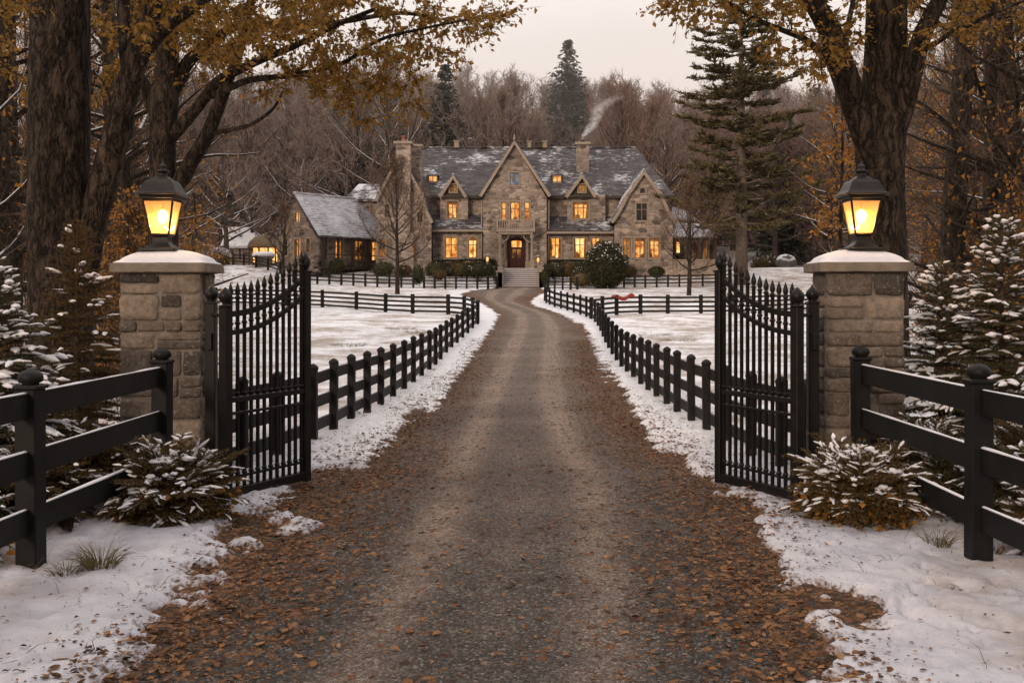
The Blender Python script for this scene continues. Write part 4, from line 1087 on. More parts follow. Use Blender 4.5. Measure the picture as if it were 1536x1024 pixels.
mb = MB(); mb.box((W2 + .2, LL / 2, EH - .3), (.16, LL, .18)); mb.box((W2 + .2, LL / 2, .75), (.07, LL - .6, .08)); mb.box((W2 - .1, LL / 2, -.3), (.9, LL, .2)); mb.build('porch_rail', MAT['dark_wood'], CT)
child_fix(CT)

# outbuildings far left
D = 97
S = empty('garden_shed', (PX(362, D), D, TZ(PX(362, D), D)), 'small grey shed with thick white snow roof, far left behind trees', 'shed')
zb, zt = PZ(392, D), PZ(369, D)
wall(S, pw([(338, 398), (390, 398), (390, 366), (338, 366)], D), [wpx(D, 346, 351, 374, 384, 'glass_dark', 0, 1, 1), wpx(D, 358, 362, 372, 390, 'glass_dark', 0, 1, 2)], fm(D), .3, 'stone_cottage')
wall(S, [(0, zb - .6), (3.5, zb - .6), (3.5, zt), (0, zt)], [], lambda u, v, w: Vector((PX(390, D) - w, D + .31 + u, v)), .3, 'stone_cottage')
mb = MB(); a = pw([(333, 369.5), (394, 368.5)], D - .5); b = pw([(346, 340), (376, 341)], D + 3)
mb.slab([(a[0][0], D - .5, a[0][1]), (a[1][0], D - .5, a[1][1]), (b[1][0], D + 3, b[1][1]), (b[0][0], D + 3, b[0][1])], .2)
mb.slab([(a[1][0], D - .5, a[1][1]), (a[1][0], D + 6.5, a[1][1]), (b[1][0], D + 3, b[1][1])], .2)
mb.slab([(a[0][0], D - .5, a[0][1]), (a[0][0], D + 6.5, a[0][1]), (b[0][0], D + 3, b[0][1])], .2); mb.build('roof', MAT['snow_clump'], S)
D = 93
S = empty('thatched_shelter', (PX(392, D), D, TZ(PX(392, D), D)), 'open shelter with domed brown thatch, glowing orange inside, far left', 'shelter')
mb = MB(); zt = PZ(369, D); xc = PX(392, D)
mb.lathe([(1.45, -.1), (1.5, .02), (1.3, .45), (.85, .85), (.3, 1.05), (.02, 1.1)], 20, (xc, D + 1.2, zt), True); mb.build('roof', m_simple('thatch', (.14, .095, .06), (.24, .17, .11), 6, .95, .8, 30), S)
for dx in (-1.15, -.3, .5, 1.15):
    mb = MB(); mb.box((xc + dx, D + .4, zt - .95), (.12, .12, 1.9)); mb.build('post', MAT['dark_wood'], S)
mb = MB(); mb.add([(xc - 1.1, D + 1.6, zt - 1.4), (xc + 1.1, D + 1.6, zt - 1.4), (xc + 1.1, D + 1.6, zt - .05), (xc - 1.1, D + 1.6, zt - .05)], [(0, 1, 2, 3)]); link('lit_screen', mb.mesh('s'), MAT['glow_bright'], S)
mb = MB(); mb.box((xc, D + 1.9, zt - .95), (2.4, .3, 1.9)); mb.build('wall', MAT['dark_wood'], S)
D = 88
S = empty('stone_planter', (PX(396, D), D, TZ(PX(396, D), D)), 'round stone planter topped with a thick cushion of snow, left of cottage', 'planter')
mb = MB(); c = Vector((PX(396, D), D, PZ(403, D) - .3)); mb.lathe([(.75, 0), (.72, .3), (.68, 1.1), (.82, 1.2), (.82, 1.32)], 20, c); mb.build('basin', MAT['stone_cottage'], S)
mb = MB(); mb.lathe([(.95, 1.3), (1.0, 1.4), (.92, 1.55), (.6, 1.68), (.02, 1.74)], 20, c); mb.build('snow', MAT['snow_clump'], S)

# ================================================================== SMOKE
path = [(873, 212, 0.14), (875, 206, 0.20), (880, 199, 0.42), (886, 192, 0.53), (891, 185, 0.56), (894, 178, 0.59), (895, 171, 0.65), (898, 164, 0.78), (905, 158, 0.87), (914, 152, 0.96), (924, 147, 1.02), (934, 142, 0.93)]
pts = [P(a, b, D2) for (a, b, r_), D2 in zip(path, np.linspace(91.1, 91.6, len(path)))]; pts[0] = CHTOP.copy()
z0, z1 = pts[0].z, pts[-1].z; x0s, x1s = pts[0].x - .6, pts[-1].x + .6
g = G('smoke')
g._tc = g.n('ShaderNodeNewGeometry').outputs['Position']
sp = g.n('ShaderNodeSeparateXYZ', {'Vector': g._tc}); t = g.n('ShaderNodeMapRange', {'Value': sp.outputs[2], 'From Min': z0, 'From Max': z1}).outputs[0]
def fcurve(vals):
    nd = g.n('ShaderNodeFloatCurve', {'Value': t}); cv = nd.mapping.curves[0]
    while len(cv.points) < len(vals): cv.points.new(.5, .5)
    for q, (a, b) in zip(cv.points, vals): q.location = (a, b)
    nd.mapping.update(); return nd.outputs[0]
xc = fcurve([((p.z - z0) / (z1 - z0), (p.x - x0s) / (x1s - x0s)) for p in pts]); rr = fcurve([((p.z - z0) / (z1 - z0), q[2]) for p, q in zip(pts, path)])
nx = g.n('ShaderNodeTexNoise', {'Vector': g._tc, 'Scale': 1.9, 'Detail': 4, 'Roughness': .65})
nsep = g.n('ShaderNodeSeparateColor', {'Color': nx.outputs[1]})
dx = g.math('ADD', g.math('SUBTRACT', sp.outputs[0], g.math('ADD', g.math('MULTIPLY', xc, x1s - x0s), x0s)), g.math('MULTIPLY', g.math('SUBTRACT', nsep.outputs[0], .5), .9))
dy = g.math('ADD', g.math('SUBTRACT', sp.outputs[1], 91.35), g.math('MULTIPLY', g.math('SUBTRACT', nsep.outputs[1], .5), .9))
dd = g.math('SQRT', g.math('ADD', g.math('MULTIPLY', dx, dx), g.math('MULTIPLY', dy, dy)))
fall = g.ramp(g.math('DIVIDE', dd, rr), [(.15, 1), (.6, .4), (1, 0)])
dens = g.math('MULTIPLY', g.math('MULTIPLY', fall, g.ramp(g.noise(3.2, 4, .7), [(.40, 0), (.66, 1)])), g.ramp(t, [(0, 8.0), (.3, 4.2), (.6, 1.9), (.85, .7), (1, .1)]))
vol = g.n('ShaderNodeVolumePrincipled', {'Color': (.985, .975, .97, 1), 'Density': dens, 'Anisotropy': .1})
g.nt.links.new(vol.outputs[0], g.out.inputs['Volume']); MAT['smoke'] = g.m
mb = MB(); mb.tube(pts, [q[2] * 1.25 + .3 for q in path], 14, True, True)
sm_o = mb.build('chimney_smoke', MAT['smoke'])
tag(sm_o, 'wisp of white smoke drifting right from the chimney', 'smoke')
# ================================================================== BARE TREES
def bare_tree(seed, H, r0, spread, first=.22, nl=30, nsub=9, ntw=7, rise=.55, tw=.013, leafy=0, snowy=False, top=.85, wob=.02, lsz=.10):
    rd = random.Random(seed); nrs = np.random.RandomState(seed)
    T = MB(); SN = MB(); p0 = []; p1 = []; w0 = []; w1 = []; tips = []
    n = 10; tr = []; p = Vector((0, 0, -.6)); d = Vector((rd.uniform(-.03, .03), rd.uniform(-.03, .03), 1))
    for i in range(n + 1):
        tr.append(p.copy()); p = p + d.normalized() * (H * top + .6) / n
        d += Vector((rd.gauss(0, wob), rd.gauss(0, wob), 0)); d.z = 1
    rad = [r0 * (1.35 if i == 0 else 1.0) * (1 - .86 * (i / n) ** 1.1) for i in range(n + 1)]
    T.tube(tr, rad, 9)
    def tp(t):
        k = t * n; i = min(n - 1, int(k)); return tr[i].lerp(tr[i + 1], k - i), rad[i] + (rad[i + 1] - rad[i]) * (k - i)
    def seg(a, b, ra, rb): p0.append(a[:]); p1.append(b[:]); w0.append(ra); w1.append(rb)
    for i in range(nl):
        t = first + (1 - first) * ((i + rd.random()) / nl) ** .85
        t = min(t, .995); b, r = tp(t); tt = (t - first) / (1 - first)
        az = i * 2.39996 + rd.uniform(-.5, .5); el = R(8 + 55 * tt ** 1.2 + rd.uniform(-12, 14)) * (.6 + rise)
        L = spread * (1 - .62 * tt ** 1.3) * rd.uniform(.65, 1.1)
        d = Vector((math.cos(az) * math.cos(el), math.sin(az) * math.cos(el), math.sin(el)))
        pts = [b]; m = 6
        for k in range(m):
            pts.append(pts[-1] + d * L / m)
            d = (d + Vector((rd.gauss(0, .13), rd.gauss(0, .13), rd.gauss(.07 * rise * 2, .10)))).normalized()
        rl = min(r * .5, .02 + L * .018); rr = [max(.008, rl * (1 - .85 * k / m)) for k in range(m + 1)]
        T.tube(pts, rr, 5, False)
        if snowy:
            SN.tube([q + Vector((0, 0, rr[k] * .75)) for k, q in enumerate(pts)][1:], [x * .8 for x in rr][1:], 4, False, True, .6)
        for j in range(nsub):
            s = rd.uniform(.22, 1.0); k = s * m; ii = min(m - 1, int(k)); sb = pts[ii].lerp(pts[ii + 1], k - ii)
            ld = (pts[ii + 1] - pts[ii]).normalized(); ax = Vector((rd.gauss(0, 1), rd.gauss(0, 1), rd.gauss(0, .6))).normalized()
            sd = (ld * .75 + ax * .7 + Vector((0, 0, .28 * rise * 2))).normalized(); sl = L * .42 * (1.25 - s) * rd.uniform(.7, 1.2) + .3
            q = sb; sp = [q]; rs = max(.007, rr[ii] * .45)
            for k in range(3):
                q2 = q + sd * sl / 3; ra, rb = rs * (1 - .3 * k), rs * (1 - .3 * (k + 1)); seg(q, q2, ra, max(tw * .6, rb)); sp.append(q2); q = q2
                sd = (sd + Vector((rd.gauss(0, .18), rd.gauss(0, .18), rd.gauss(.05, .13)))).normalized()
            for u in range(ntw):
                k = rd.uniform(.25, 3); ii2 = min(2, int(k)); tb = sp[ii2].lerp(sp[ii2 + 1], k - ii2)
                td = (sd * .8 + Vector((rd.gauss(0, .6), rd.gauss(0, .6), rd.gauss(.12, .45)))).normalized(); tl = rd.uniform(.25, .75) * (.35 + L * .16)
                e = tb + td * tl; seg(tb, e, tw * .75, tw * .3); tips.append(e[:])
                for v in range(2):
                    f = rd.uniform(.3, .9); a = tb.lerp(e, f); d3 = (td + Vector((rd.gauss(0, .6), rd.gauss(0, .6), rd.gauss(.1, .5)))).normalized()
                    e2 = a + d3 * tl * .55; seg(a, e2, tw * .5, tw * .22); tips.append(e2[:])
    V, Fq = strips_np(np.array(p0), np.array(p1), np.array(w0), np.array(w1), nrs)
    out = {'trunk': T.mesh('trunk'), 'crown': mesh_np('crown', V, Fq)}
    if snowy: out['branch_snow'] = SN.mesh('branch_snow')
    if leafy:
        tips = np.array(tips); sel = tips[nrs.randint(0, len(tips), leafy)] + nrs.normal(size=(leafy, 3)) * .08
        dd = nrs.normal(size=(leafy, 3)); dd[:, 2] -= .8
        V, Tt = leaves_np(sel, dd, lsz * (.6 + nrs.rand(leafy) * .8), nrs); out['leaves'] = mesh_np('leaves', V, Tt)
    return out
def tree_root(name, parts, mats, loc, label, cat, group=None, sc=1.0, rz=0.0, scz=None):
    root = empty(name, loc, label, cat, group)
    for k, me in parts.items():
        if len(me.materials) == 0: me.materials.append(mats[k])
        o = bpy.data.objects.new(k, me); COL.objects.link(o); o.parent = root
    root.scale = (sc, sc, scz or sc); root.rotation_euler = (0, 0, rz)
    return root
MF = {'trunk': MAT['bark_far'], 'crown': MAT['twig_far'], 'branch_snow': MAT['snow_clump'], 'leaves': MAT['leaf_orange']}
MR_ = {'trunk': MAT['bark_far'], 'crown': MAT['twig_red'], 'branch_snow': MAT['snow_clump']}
MN = {'trunk': MAT['bark_mid'], 'crown': MAT['twig_near'], 'branch_snow': MAT['snow_clump'], 'leaves': MAT['leaf_orange']}
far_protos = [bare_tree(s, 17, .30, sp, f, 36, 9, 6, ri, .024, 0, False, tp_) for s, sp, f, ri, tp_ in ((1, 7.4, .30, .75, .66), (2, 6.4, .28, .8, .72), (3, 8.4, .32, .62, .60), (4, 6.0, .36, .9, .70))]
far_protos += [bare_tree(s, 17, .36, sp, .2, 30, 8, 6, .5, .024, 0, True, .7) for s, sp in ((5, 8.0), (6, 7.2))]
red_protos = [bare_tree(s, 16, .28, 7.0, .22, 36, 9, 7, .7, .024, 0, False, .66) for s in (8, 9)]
mid_protos = [bare_tree(s, 19, .21, sp, f, 40, 7, 6, .45, .011, lf, sn) for s, sp, f, lf, sn in ((21, 4.2, .10, 0, True), (22, 3.6, .14, 1500, False), (23, 4.6, .08, 2600, False), (24, 3.4, .2, 0, False), (25, 4.8, .1, 900, True))]
slim_protos = [bare_tree(s, 19, .21, sp, .06, 54, 6, 6, .35, .010, lf, False, .95) for s, sp, lf in ((26, 2.1, 300), (27, 2.7, 500), (28, 1.8, 0))]
RT = random.Random(99)
def plant(protos, mats, x, y, label, group, sc=1.0, name='bare_tree', cat='tree', k=None):
    pr = protos[k if k is not None else RT.randrange(len(protos))]
    return tree_root(name, pr, mats, (x, y, TZ(x, y) - .1), label, cat, group, sc * RT.uniform(.97, 1.03), RT.uniform(0, 6.28), sc * RT.uniform(.92, 1.1))

# ---- conifers (far)
def spruce_far(seed, H, w, n=52, per=15, leafs=.36):
    rd = random.Random(seed); nrs = np.random.RandomState(seed); T = MB(); T.tube([(0, 0, -.5), (0, 0, H * .5), (0, 0, H)], [.22, .13, .02], 7)
    a = []; b = []; wa = []; SN0 = []; SN1 = []
    for i in range(n):
        t = (i + rd.random()) / n; z = H * (.06 + .94 * t); L = w * (1 - t) ** .85 * rd.uniform(.8, 1.1) + .12
        for k in range(per if t < .8 else 7):
            az = rd.uniform(0, 6.283); Lk = L * rd.uniform(.65, 1.08); el = R(-20 + 45 * t + rd.uniform(-8, 8))
            d = Vector((math.cos(az), math.sin(az), math.tan(el)))
            m = max(3, int(Lk / .28))
            for j in range(m):
                s = (j + rd.random()) / m; p = Vector((0, 0, z)) + d * (Lk * s); p.z += .18 * Lk * s * s
                for q in range(3):
                    dd = Vector((d.x, d.y, 0)) * .8 + Vector((rd.gauss(0, .5), rd.gauss(0, .5), rd.uniform(-.75, .05)))
                    e = p + dd.normalized() * leafs * rd.uniform(.6, 1.3); a.append(p[:]); b.append(e[:]); wa.append(rd.uniform(.06, .11))
                if rd.random() < .05 and s > .4: SN0.append((p + Vector((0, 0, .05)))[:]); SN1.append((p + d.normalized() * .4 + Vector((0, 0, .05)))[:])
    V, Fq = strips_np(np.array(a), np.array(b), np.array(wa), np.array(wa) * .35, nrs)
    out = {'trunk': T.mesh('trunk'), 'crown': mesh_np('crown', V, Fq)}
    V, Fq = strips_np(np.array(SN0), np.array(SN1), .07, .03, nrs); out['branch_snow'] = mesh_np('branch_snow', V, Fq)
    return out
MAT['needle_far'] = m_leafy('needles_far', [(.028, .036, .028), (.05, .058, .044), (.075, .078, .058), (.04, .046, .036)], .15, .8)
MAT['needle_pine'] = m_leafy('needles_pine', [(.065, .052, .024), (.12, .095, .045), (.18, .14, .07), (.085, .07, .034)], .2, .8)
MC = {'trunk': MAT['bark_far'], 'crown': MAT['needle_far'], 'branch_snow': MAT['snow_clump']}
sp_protos = [spruce_far(31, 17, 4.6, 60, 17), spruce_far(32, 15, 4.0), spruce_far(33, 18, 5.4, 60, 18)]

# ---- hillside forest
hill = []
def clear(x, y, r):
    for (a, b) in hill:
        if (a - x) ** 2 + (b - y) ** 2 < r * r: return False
    return True
# named conifers first
for (px, py_top, D, pr, label) in ((667, 95, 112, 0, 'dark green conifer standing alone behind the left end of the main ridge'), (852, 58, 132, 2, 'dark conifer with pointed top highest on the skyline behind the right chimney')):
    x = PX(px, D); z = TZ(x, D); Hh = PZ(py_top, D) - z; hill.append((x, D))
    k = [17, 15, 18][pr]; tree_root('conifer_tree', sp_protos[pr], MC, (x, D, z - .1), label, 'conifer', 'conifers on the hillside', Hh / k * (1.0 if pr == 0 else .9), 1.0, Hh / k)
for (px, D, s) in ((560, 108, .85), (535, 116, .95), (590, 122, .9), (505, 125, .95), (738, 140, .9), (712, 150, .95), (300, 118, .9), (250, 125, .95), (1180, 108, 1.0), (1225, 115, 1.1), (1145, 122, 1.05), (1290, 110, 1.0), (1060, 138, .9), (400, 135, .95)):
    x = PX(px, D); hill.append((x, D)); plant(sp_protos, MC, x, D, 'dark conifer half hidden among the bare trees on the hillside', 'hidden conifers on the hillside', s, 'conifer_tree', 'conifer')
# named bare trees
for (px, D, s, k, label) in ((452, 103, 1.05, 4, 'big bare tree with snow-lined limbs rising right behind the cottage roof'), (340, 92, .8, 4, 'bare tree with snow-lined branches above the small snow-roofed shed'), (378, 99, .75, 5, 'bare tree with snowy branches between the shed and the cottage gable'),
                             (1000, 101, .95, 5, 'bare tree with snow-lined limbs just right of the main roof'), (883, 150, 1.15, 0, 'tall pale bare tree on the skyline right of the pointed conifer'), (938, 146, 1.2, 1, 'broad round-topped pale bare tree on the skyline above the smoke')):
    x = PX(px, D); hill.append((x, D)); plant(far_protos, MF, x, D, label, 'bare trees behind the house', s, k=k)
cnt = 0
for ring, (Da, Db, num, rmin) in enumerate(((101, 114, 34, 4.0), (114, 130, 46, 4.2), (130, 150, 52, 4.6), (150, 175, 40, 5.5))):
    tries = 0; made = 0
    while made < num and tries < 4000:
        tries += 1; D = RT.uniform(Da, Db); px = RT.uniform(150, 1420); x = PX(px, D)
        if not clear(x, D, rmin) or (615 < px < 720 and D < 113) or (800 < px < 905 and D < 133): continue
        s = RT.uniform(1.1, 1.45)
        top = 440 - (TZ(x, D) + 14.5 * s - CAMZ) / D * F
        if 640 < px < 1010:
            lim = 101 - 26 * math.exp(-((px - 920) / 60) ** 2) - 22 * max(0, min(1, (px - 940) / 50)) + RT.uniform(-8, 20)
            if top < lim: s *= max(.5, (440 - lim) / (440 - top) * 1.0)
        hill.append((x, D)); made += 1
        if px > 930 and RT.random() < .75: plant(red_protos, MR_, x, D, 'reddish bare tree in the thick wood right of the house', 'reddish bare trees on the hillside', s)
        elif px < 620: plant(far_protos, MF, x, D, 'grey bare tree in the thick wood on the hillside left of the house', 'bare trees left on the hillside', s)
        else: plant(far_protos[:4], MF, x, D, 'grey-brown bare tree in the wood straight behind the house', 'bare trees behind the house', s)

# undergrowth saplings on the hill (dense twig mass between trunks)
sap = [bare_tree(s, 6, .06, 2.4, .05, 26, 7, 7, .9, .02) for s in (41, 42)]
for i in range(70):
    D = RT.uniform(99, 135); px = RT.uniform(180, 1400); x = PX(px, D)
    if 560 < px < 1000 and D < 106 or 625 < px < 705: continue
    plant(sap, MF if RT.random() < .6 else MR_, x, D, 'low twiggy bare sapling in the undergrowth of the hillside wood', 'saplings in the hillside wood', RT.uniform(.7, 1.25), 'bare_sapling', 'sapling')

# ---- side woods
side = []
def side_wood(sgn, num, label, group):
    made = 0; tries = 0
    while made < num and tries < 5000:
        tries += 1; D = 16 + RT.random() ** 1.2 * 80
        b = (.292 * D + 1.6) if sgn < 0 else (.385 * D + 1.0 if D < 75 else .30 * D)
        x = b + RT.random() ** 1.3 * (.26 * D + 4); 
        if sgn < 0: x = -x
        if abs(x) < 6.6 or D < 19 and abs(x) < 9 or (sgn > 0 and D < 45 and x < .45 * D): continue
        if any((a - x) ** 2 + (c - D) ** 2 < (1.6 + D * .022) ** 2 for a, c in side): continue
        side.append((x, D)); made += 1
        plant(mid_protos, MN, x, D, label, group, RT.uniform(.85, 1.15))
# individually described trunks
for (px, D, r_, k, label) in ((178, 24, 1.0, 3, 'slim straight trunk between the two big left trees'), (1427, 23, 1.25, 0, 'tall straight bare trunk with short side twigs, just right of forked tree'), (1487, 25, 1.05, 4, 'pale slender bare tree with forked limb, second right of forked tree'), (1519, 24, 1.1, 3, 'tall bare trunk at the far right edge of the wood'), (8, 22, .9, 1, 'thin dark bare tree at the far left edge, bending branches')):
    x = PX(px, D); side.append((x, D)); t = plant(slim_protos, MN, x, D, label, 'bare trunks beside the gate', 1.0, k=k % 3); t.scale = (r_ * 1.15, r_ * 1.15, 1.1)
side_wood(-1, 52, 'thin bare tree with a few orange leaves in the left-hand wood', 'bare trees of the left wood')
side_wood(1, 52, 'thin bare tree with a few orange leaves in the right-hand wood', 'bare trees of the right wood')
# shrubs of orange twigs low in the side woods
bush_p = [bare_tree(s, 3.4, .035, 1.7, .02, 26, 7, 6, .9, .008, 1100, False, lsz=.07) for s in (51, 52)]
for (sgn, n_) in ((-1, 26), (1, 26)):
    for i in range(n_):
        D = RT.uniform(15, 60); b = (.285 * D + .8) if sgn < 0 else (.37 * D + .8)
        x = sgn * (b + RT.random() * .25 * D)
        plant(bush_p, MN, x, D, 'orange-tinged bare shrub under the trees of the %s wood' % ('left' if sgn < 0 else 'right'), 'shrubs in the %s wood' % ('left' if sgn < 0 else 'right'), RT.uniform(.6, 1.2), 'bare_shrub', 'shrub')

# ---- young lawn trees
def lawn_tree(px, py, D, H, spread, seed, label, leaf, nl=30, ns=9):
    pr = bare_tree(seed, H, .17, spread, .30, nl, ns, 8, .95, .013, leaf, False, .72, .01, .09)
    x = PX(px, D); z = PZ(py, D)
    tree_root('young_tree', pr, {'trunk': MAT['bark_mid'], 'crown': MAT['twig_near'], 'leaves': MAT['leaf_orange']}, (x, D, TZ(x, D)), label, 'tree', 'young trees on the lawn')
lawn_tree(596, 438, 70.5, 10.6, 4.7, 61, 'young bare tree with upswept round crown on lawn before the left gable', 300)
lawn_tree(1033, 442, 69, 8.4, 4.0, 62, 'young bare tree on lawn before the right gable, few orange leaves', 500)
lawn_tree(424, 412, 79, 6.8, 3.2, 63, 'small bare tree with orange leaves before the cottage gable', 260, 18, 6)

# ---- tall white pine
def pine(seed, H):
    rd = random.Random(seed); nrs = np.random.RandomState(seed); T = MB(); T.tube([(0, 0, -.6), (.05, 0, H * .3), (0, .05, H * .7), (0, 0, H)], [.5, .40, .22, .03], 12)
    a = []; b = []; w = []; SN = MB()
    nw = 34
    for i in range(nw):
        t = i / (nw - 1); z = H * (.19 + .80 * min(1, max(0, t + rd.uniform(-.012, .012)))); L = (5.9 * (1 - t) ** .48 * (.66 + .34 * min(1, t * 4 + .4)) + .4)
        for k in range(4 if t < .85 else 3):
            az = k * 6.283 / 4 + i * 2.1 + rd.uniform(-.5, .5); Lk = L * rd.uniform(.6, 1.12); m = 7; pts = []
            droop = rd.uniform(-.34, .02)
            for j in range(m + 1):
                s = j / m; pts.append(Vector((math.cos(az) * Lk * s, math.sin(az) * Lk * s, z + Lk * (droop * s + .22 * s * s)) ) + Vector((rd.gauss(0, .04), rd.gauss(0, .04), rd.gauss(0, .04))))
            T.tube(pts, [.085 * (1 - .8 * j / m) * (1 - .5 * t) + .008 for j in range(m + 1)], 5, False)
            # side sprays forming flat plates
            for j in range(int(6 + Lk * 7)):
                s = rd.uniform(.22, 1); q = s * m; ii = min(m - 1, int(q)); p = pts[ii].lerp(pts[ii + 1], q - ii); ld = (pts[ii + 1] - pts[ii]).normalized()
                sg = rd.choice((-1, 1)); sd = (ld * .8 + Vector((-ld.y, ld.x, 0)) * sg * rd.uniform(.3, 1.0) + Vector((0, 0, rd.uniform(-.05, .28)))).normalized(); sl = rd.uniform(.4, 1.15) * (1.25 - s * .5)
                e = p + sd * sl; a.append(p[:]); b.append(e[:]); w.append(.018)
                for u in range(15):
                    f = rd.uniform(.1, 1.05); c = p.lerp(e, f); dd = (sd * .7 + Vector((rd.gauss(0, .5), rd.gauss(0, .5), rd.uniform(-.35, .6)))).normalized()
                    c2 = c + dd * rd.uniform(.16, .34); a.append(c[:]); b.append(c2[:]); w.append(rd.uniform(.03, .06))
                if rd.random() < .10: SN.tube([p.lerp(e, .2) + Vector((0, 0, .05)), p.lerp(e, .6) + Vector((0, 0, .07)), e + Vector((0, 0, .03))], [.03, .05, .02], 4, False, True, .5)
    V, Fq = strips_np(np.array(a), np.array(b), np.array(w), np.array(w) * .5, nrs)
    return {'trunk': T.mesh('trunk'), 'crown': mesh_np('crown', V, Fq), 'branch_snow': SN.mesh('branch_snow')}
x, D = PX(1112, 80), 80
tree_root('pine_tree', pine(71, PZ(-18, D) - TZ(x, D)), {'trunk': MAT['bark_pine'], 'crown': MAT['needle_pine'], 'branch_snow': MAT['snow_clump']}, (x, D, TZ(x, D)), 'very tall olive-green pine with layered branches right of the house', 'pine tree', None, 1.0, .3)

# ================================================================== BIG FOREGROUND TREES
def limb(mb, lst, n=14, sub=6, rough=.06, flare=False):
    """lst of (px,py,D,radius_px); smooth tapered limb with an uneven surface"""
    ctrl = [(P(a, b, D), r / F * D) for a, b, D, r in lst]
    pts = []; rad = []
    for i in range(len(ctrl) - 1):
        p0 = ctrl[max(0, i - 1)]; p1 = ctrl[i]; p2 = ctrl[i + 1]; p3 = ctrl[min(len(ctrl) - 1, i + 2)]
        for k in range(sub):
            t = k / sub
            q = .5 * ((2 * p1[0]) + (p2[0] - p0[0]) * t + (2 * p0[0] - 5 * p1[0] + 4 * p2[0] - p3[0]) * t * t + (3 * p1[0] - p0[0] - 3 * p2[0] + p3[0]) * t ** 3)
            pts.append(q); rad.append(p1[1] + (p2[1] - p1[1]) * t)
    pts.append(ctrl[-1][0]); rad.append(ctrl[-1][1])
    b = len(mb.v); mb.tube(pts, rad, n, True, True)
    for i in range(b, len(mb.v)):
        j = min(len(pts) - 1, (i - b) // n); v = Vector(mb.v[i]); c = pts[j]; d = v - c
        k = 1 + rough * (mnoise.noise(Vector((v.x * 3, v.y * 3, v.z * .8))) + .55 * abs(mnoise.noise(Vector((v.x * 14, v.y * 14, v.z * 1.6)))) * 1.6 - .3)
        mb.v[i] = tuple(c + d * k)
    return list(zip(pts, rad))
def crown(nodes, targets, seed, per=46, lsz=.075, sag=.12):
    """twigs from the nearest limb node to each target with leaves strung along them"""
    rd = random.Random(seed); nrs = np.random.RandomState(seed)
    N = [(p, r) for p, r in nodes]; tw = MB(); LP_ = []; LD = []; a = []; b = []; w = []
    arr = np.array([p[:] for p, r in N])
    order = sorted(targets, key=lambda t: np.min(((arr - np.array(t[:])) ** 2).sum(1)))
    for T in order:
        arr = np.array([p[:] for p, r in N]); k = int(np.argmin(((arr - np.array(T[:])) ** 2).sum(1))); S, r = N[k]
        d = T - S; L = d.length
        if L < .15: continue
        ctrl = S + d * .5 + Vector((rd.gauss(0, .1), rd.gauss(0, .1), .14 * L + rd.gauss(0, .05)))
        m = 7; pts = [(1 - t) ** 2 * S + 2 * t * (1 - t) * ctrl + t * t * T - Vector((0, 0, sag * t * t * min(L, 1.5))) for t in [q / m for q in range(m + 1)]]
        r0 = min(r * .6, .008 + .011 * L); rad = [max(.0035, r0 * (1 - .8 * i / m)) for i in range(m + 1)]
        tw.tube(pts, rad, 5, False)
        for i in range(2, m + 1): N.append((pts[i], rad[i]))
        for j in range(int(per * (.5 + min(L, 2) * .5) / 6)):
            s = rd.uniform(.30, 1.0) * m; i = min(m - 1, int(s)); p = pts[i].lerp(pts[i + 1], s - i); ld = (pts[i + 1] - pts[i]).normalized()
            sd = (ld * .7 + Vector((rd.gauss(0, .6), rd.gauss(0, .6), rd.gauss(-.1, .4)))).normalized(); sl = rd.uniform(.12, .42); e = p + sd * sl
            a.append(p[:]); b.append(e[:]); w.append(.0035)
            for q in range(6):
                f = (q + rd.random()) / 6; c = p.lerp(e, f); LP_.append(c[:]); LD.append((sd.x * .5 + rd.gauss(0, .6), sd.y * .5 + rd.gauss(0, .6), sd.z * .4 - .35 + rd.gauss(0, .45)))
    n = len(LP_); V, Tt = leaves_np(np.array(LP_), np.array(LD), lsz * (.4 + nrs.rand(n) ** 1.4 * 1.1), nrs, .6, .16)
    Vs, Fs = strips_np(np.array(a), np.array(b), np.array(w), np.array(w) * .5, nrs); Vt, Ft = Vs, Fs
    b0 = len(tw.v); tw.add([tuple(v) for v in Vs], [tuple(f) for f in Fs])
    return tw, mesh_np('foliage', V, Tt)
def in_poly(px, py, poly):
    c = False; j = len(poly) - 1
    for i in range(len(poly)):
        (x1, y1), (x2, y2) = poly[i], poly[j]
        if (y1 > py) != (y2 > py) and px < (x2 - x1) * (py - y1) / (y2 - y1) + x1: c = not c
        j = i
    return c
def poly_targets(poly, n, D0, D1, seed, dens=None):
    rd = random.Random(seed); xs = [p[0] for p in poly]; ys_ = [p[1] for p in poly]; out = []
    while len(out) < n:
        x = rd.uniform(min(xs), max(xs)); y = rd.uniform(min(ys_), max(ys_))
        if in_poly(x, y, poly): out.append(P(x, y, D0 + (D1 - D0) * rd.random()))
    return out
BG = 'big autumn trees framing the gate'
# --- tree A: massive straight trunk with leaning second stem (left)
D = 13.2
A = empty('autumn_tree', (PX(95, D), D, TZ(PX(95, D), D)), 'massive rough-barked trunk at far left with a leaning second stem', 'tree', BG)
tm = MB(); nodes = []
nodes += limb(tm, [(92, 690, D, 58), (91, 600, D, 52), (90, 470, D, 46), (88, 330, D, 45), (88, 200, D, 44), (90, 80, D, 43), (92, -40, D, 42), (96, -200, D, 36), (100, -420, D, 24)], 40, 14, .05)
lean = limb(tm, [(104, 560, 13.3, 22), (118, 440, 13.25, 23), (140, 330, 13.2, 22), (172, 210, 13.1, 20.5), (192, 130, 13.0, 18.5), (217, 50, 12.9, 17), (238, -40, 12.8, 15), (280, -200, 12.6, 10)], 24, 10, .06); nodes += lean
f1 = limb(tm, [(196, 120, 13.0, 13), (188, 60, 13.1, 10), (186, 0, 13.2, 9), (180, -120, 13.4, 7)], 12, 6); nodes += f1
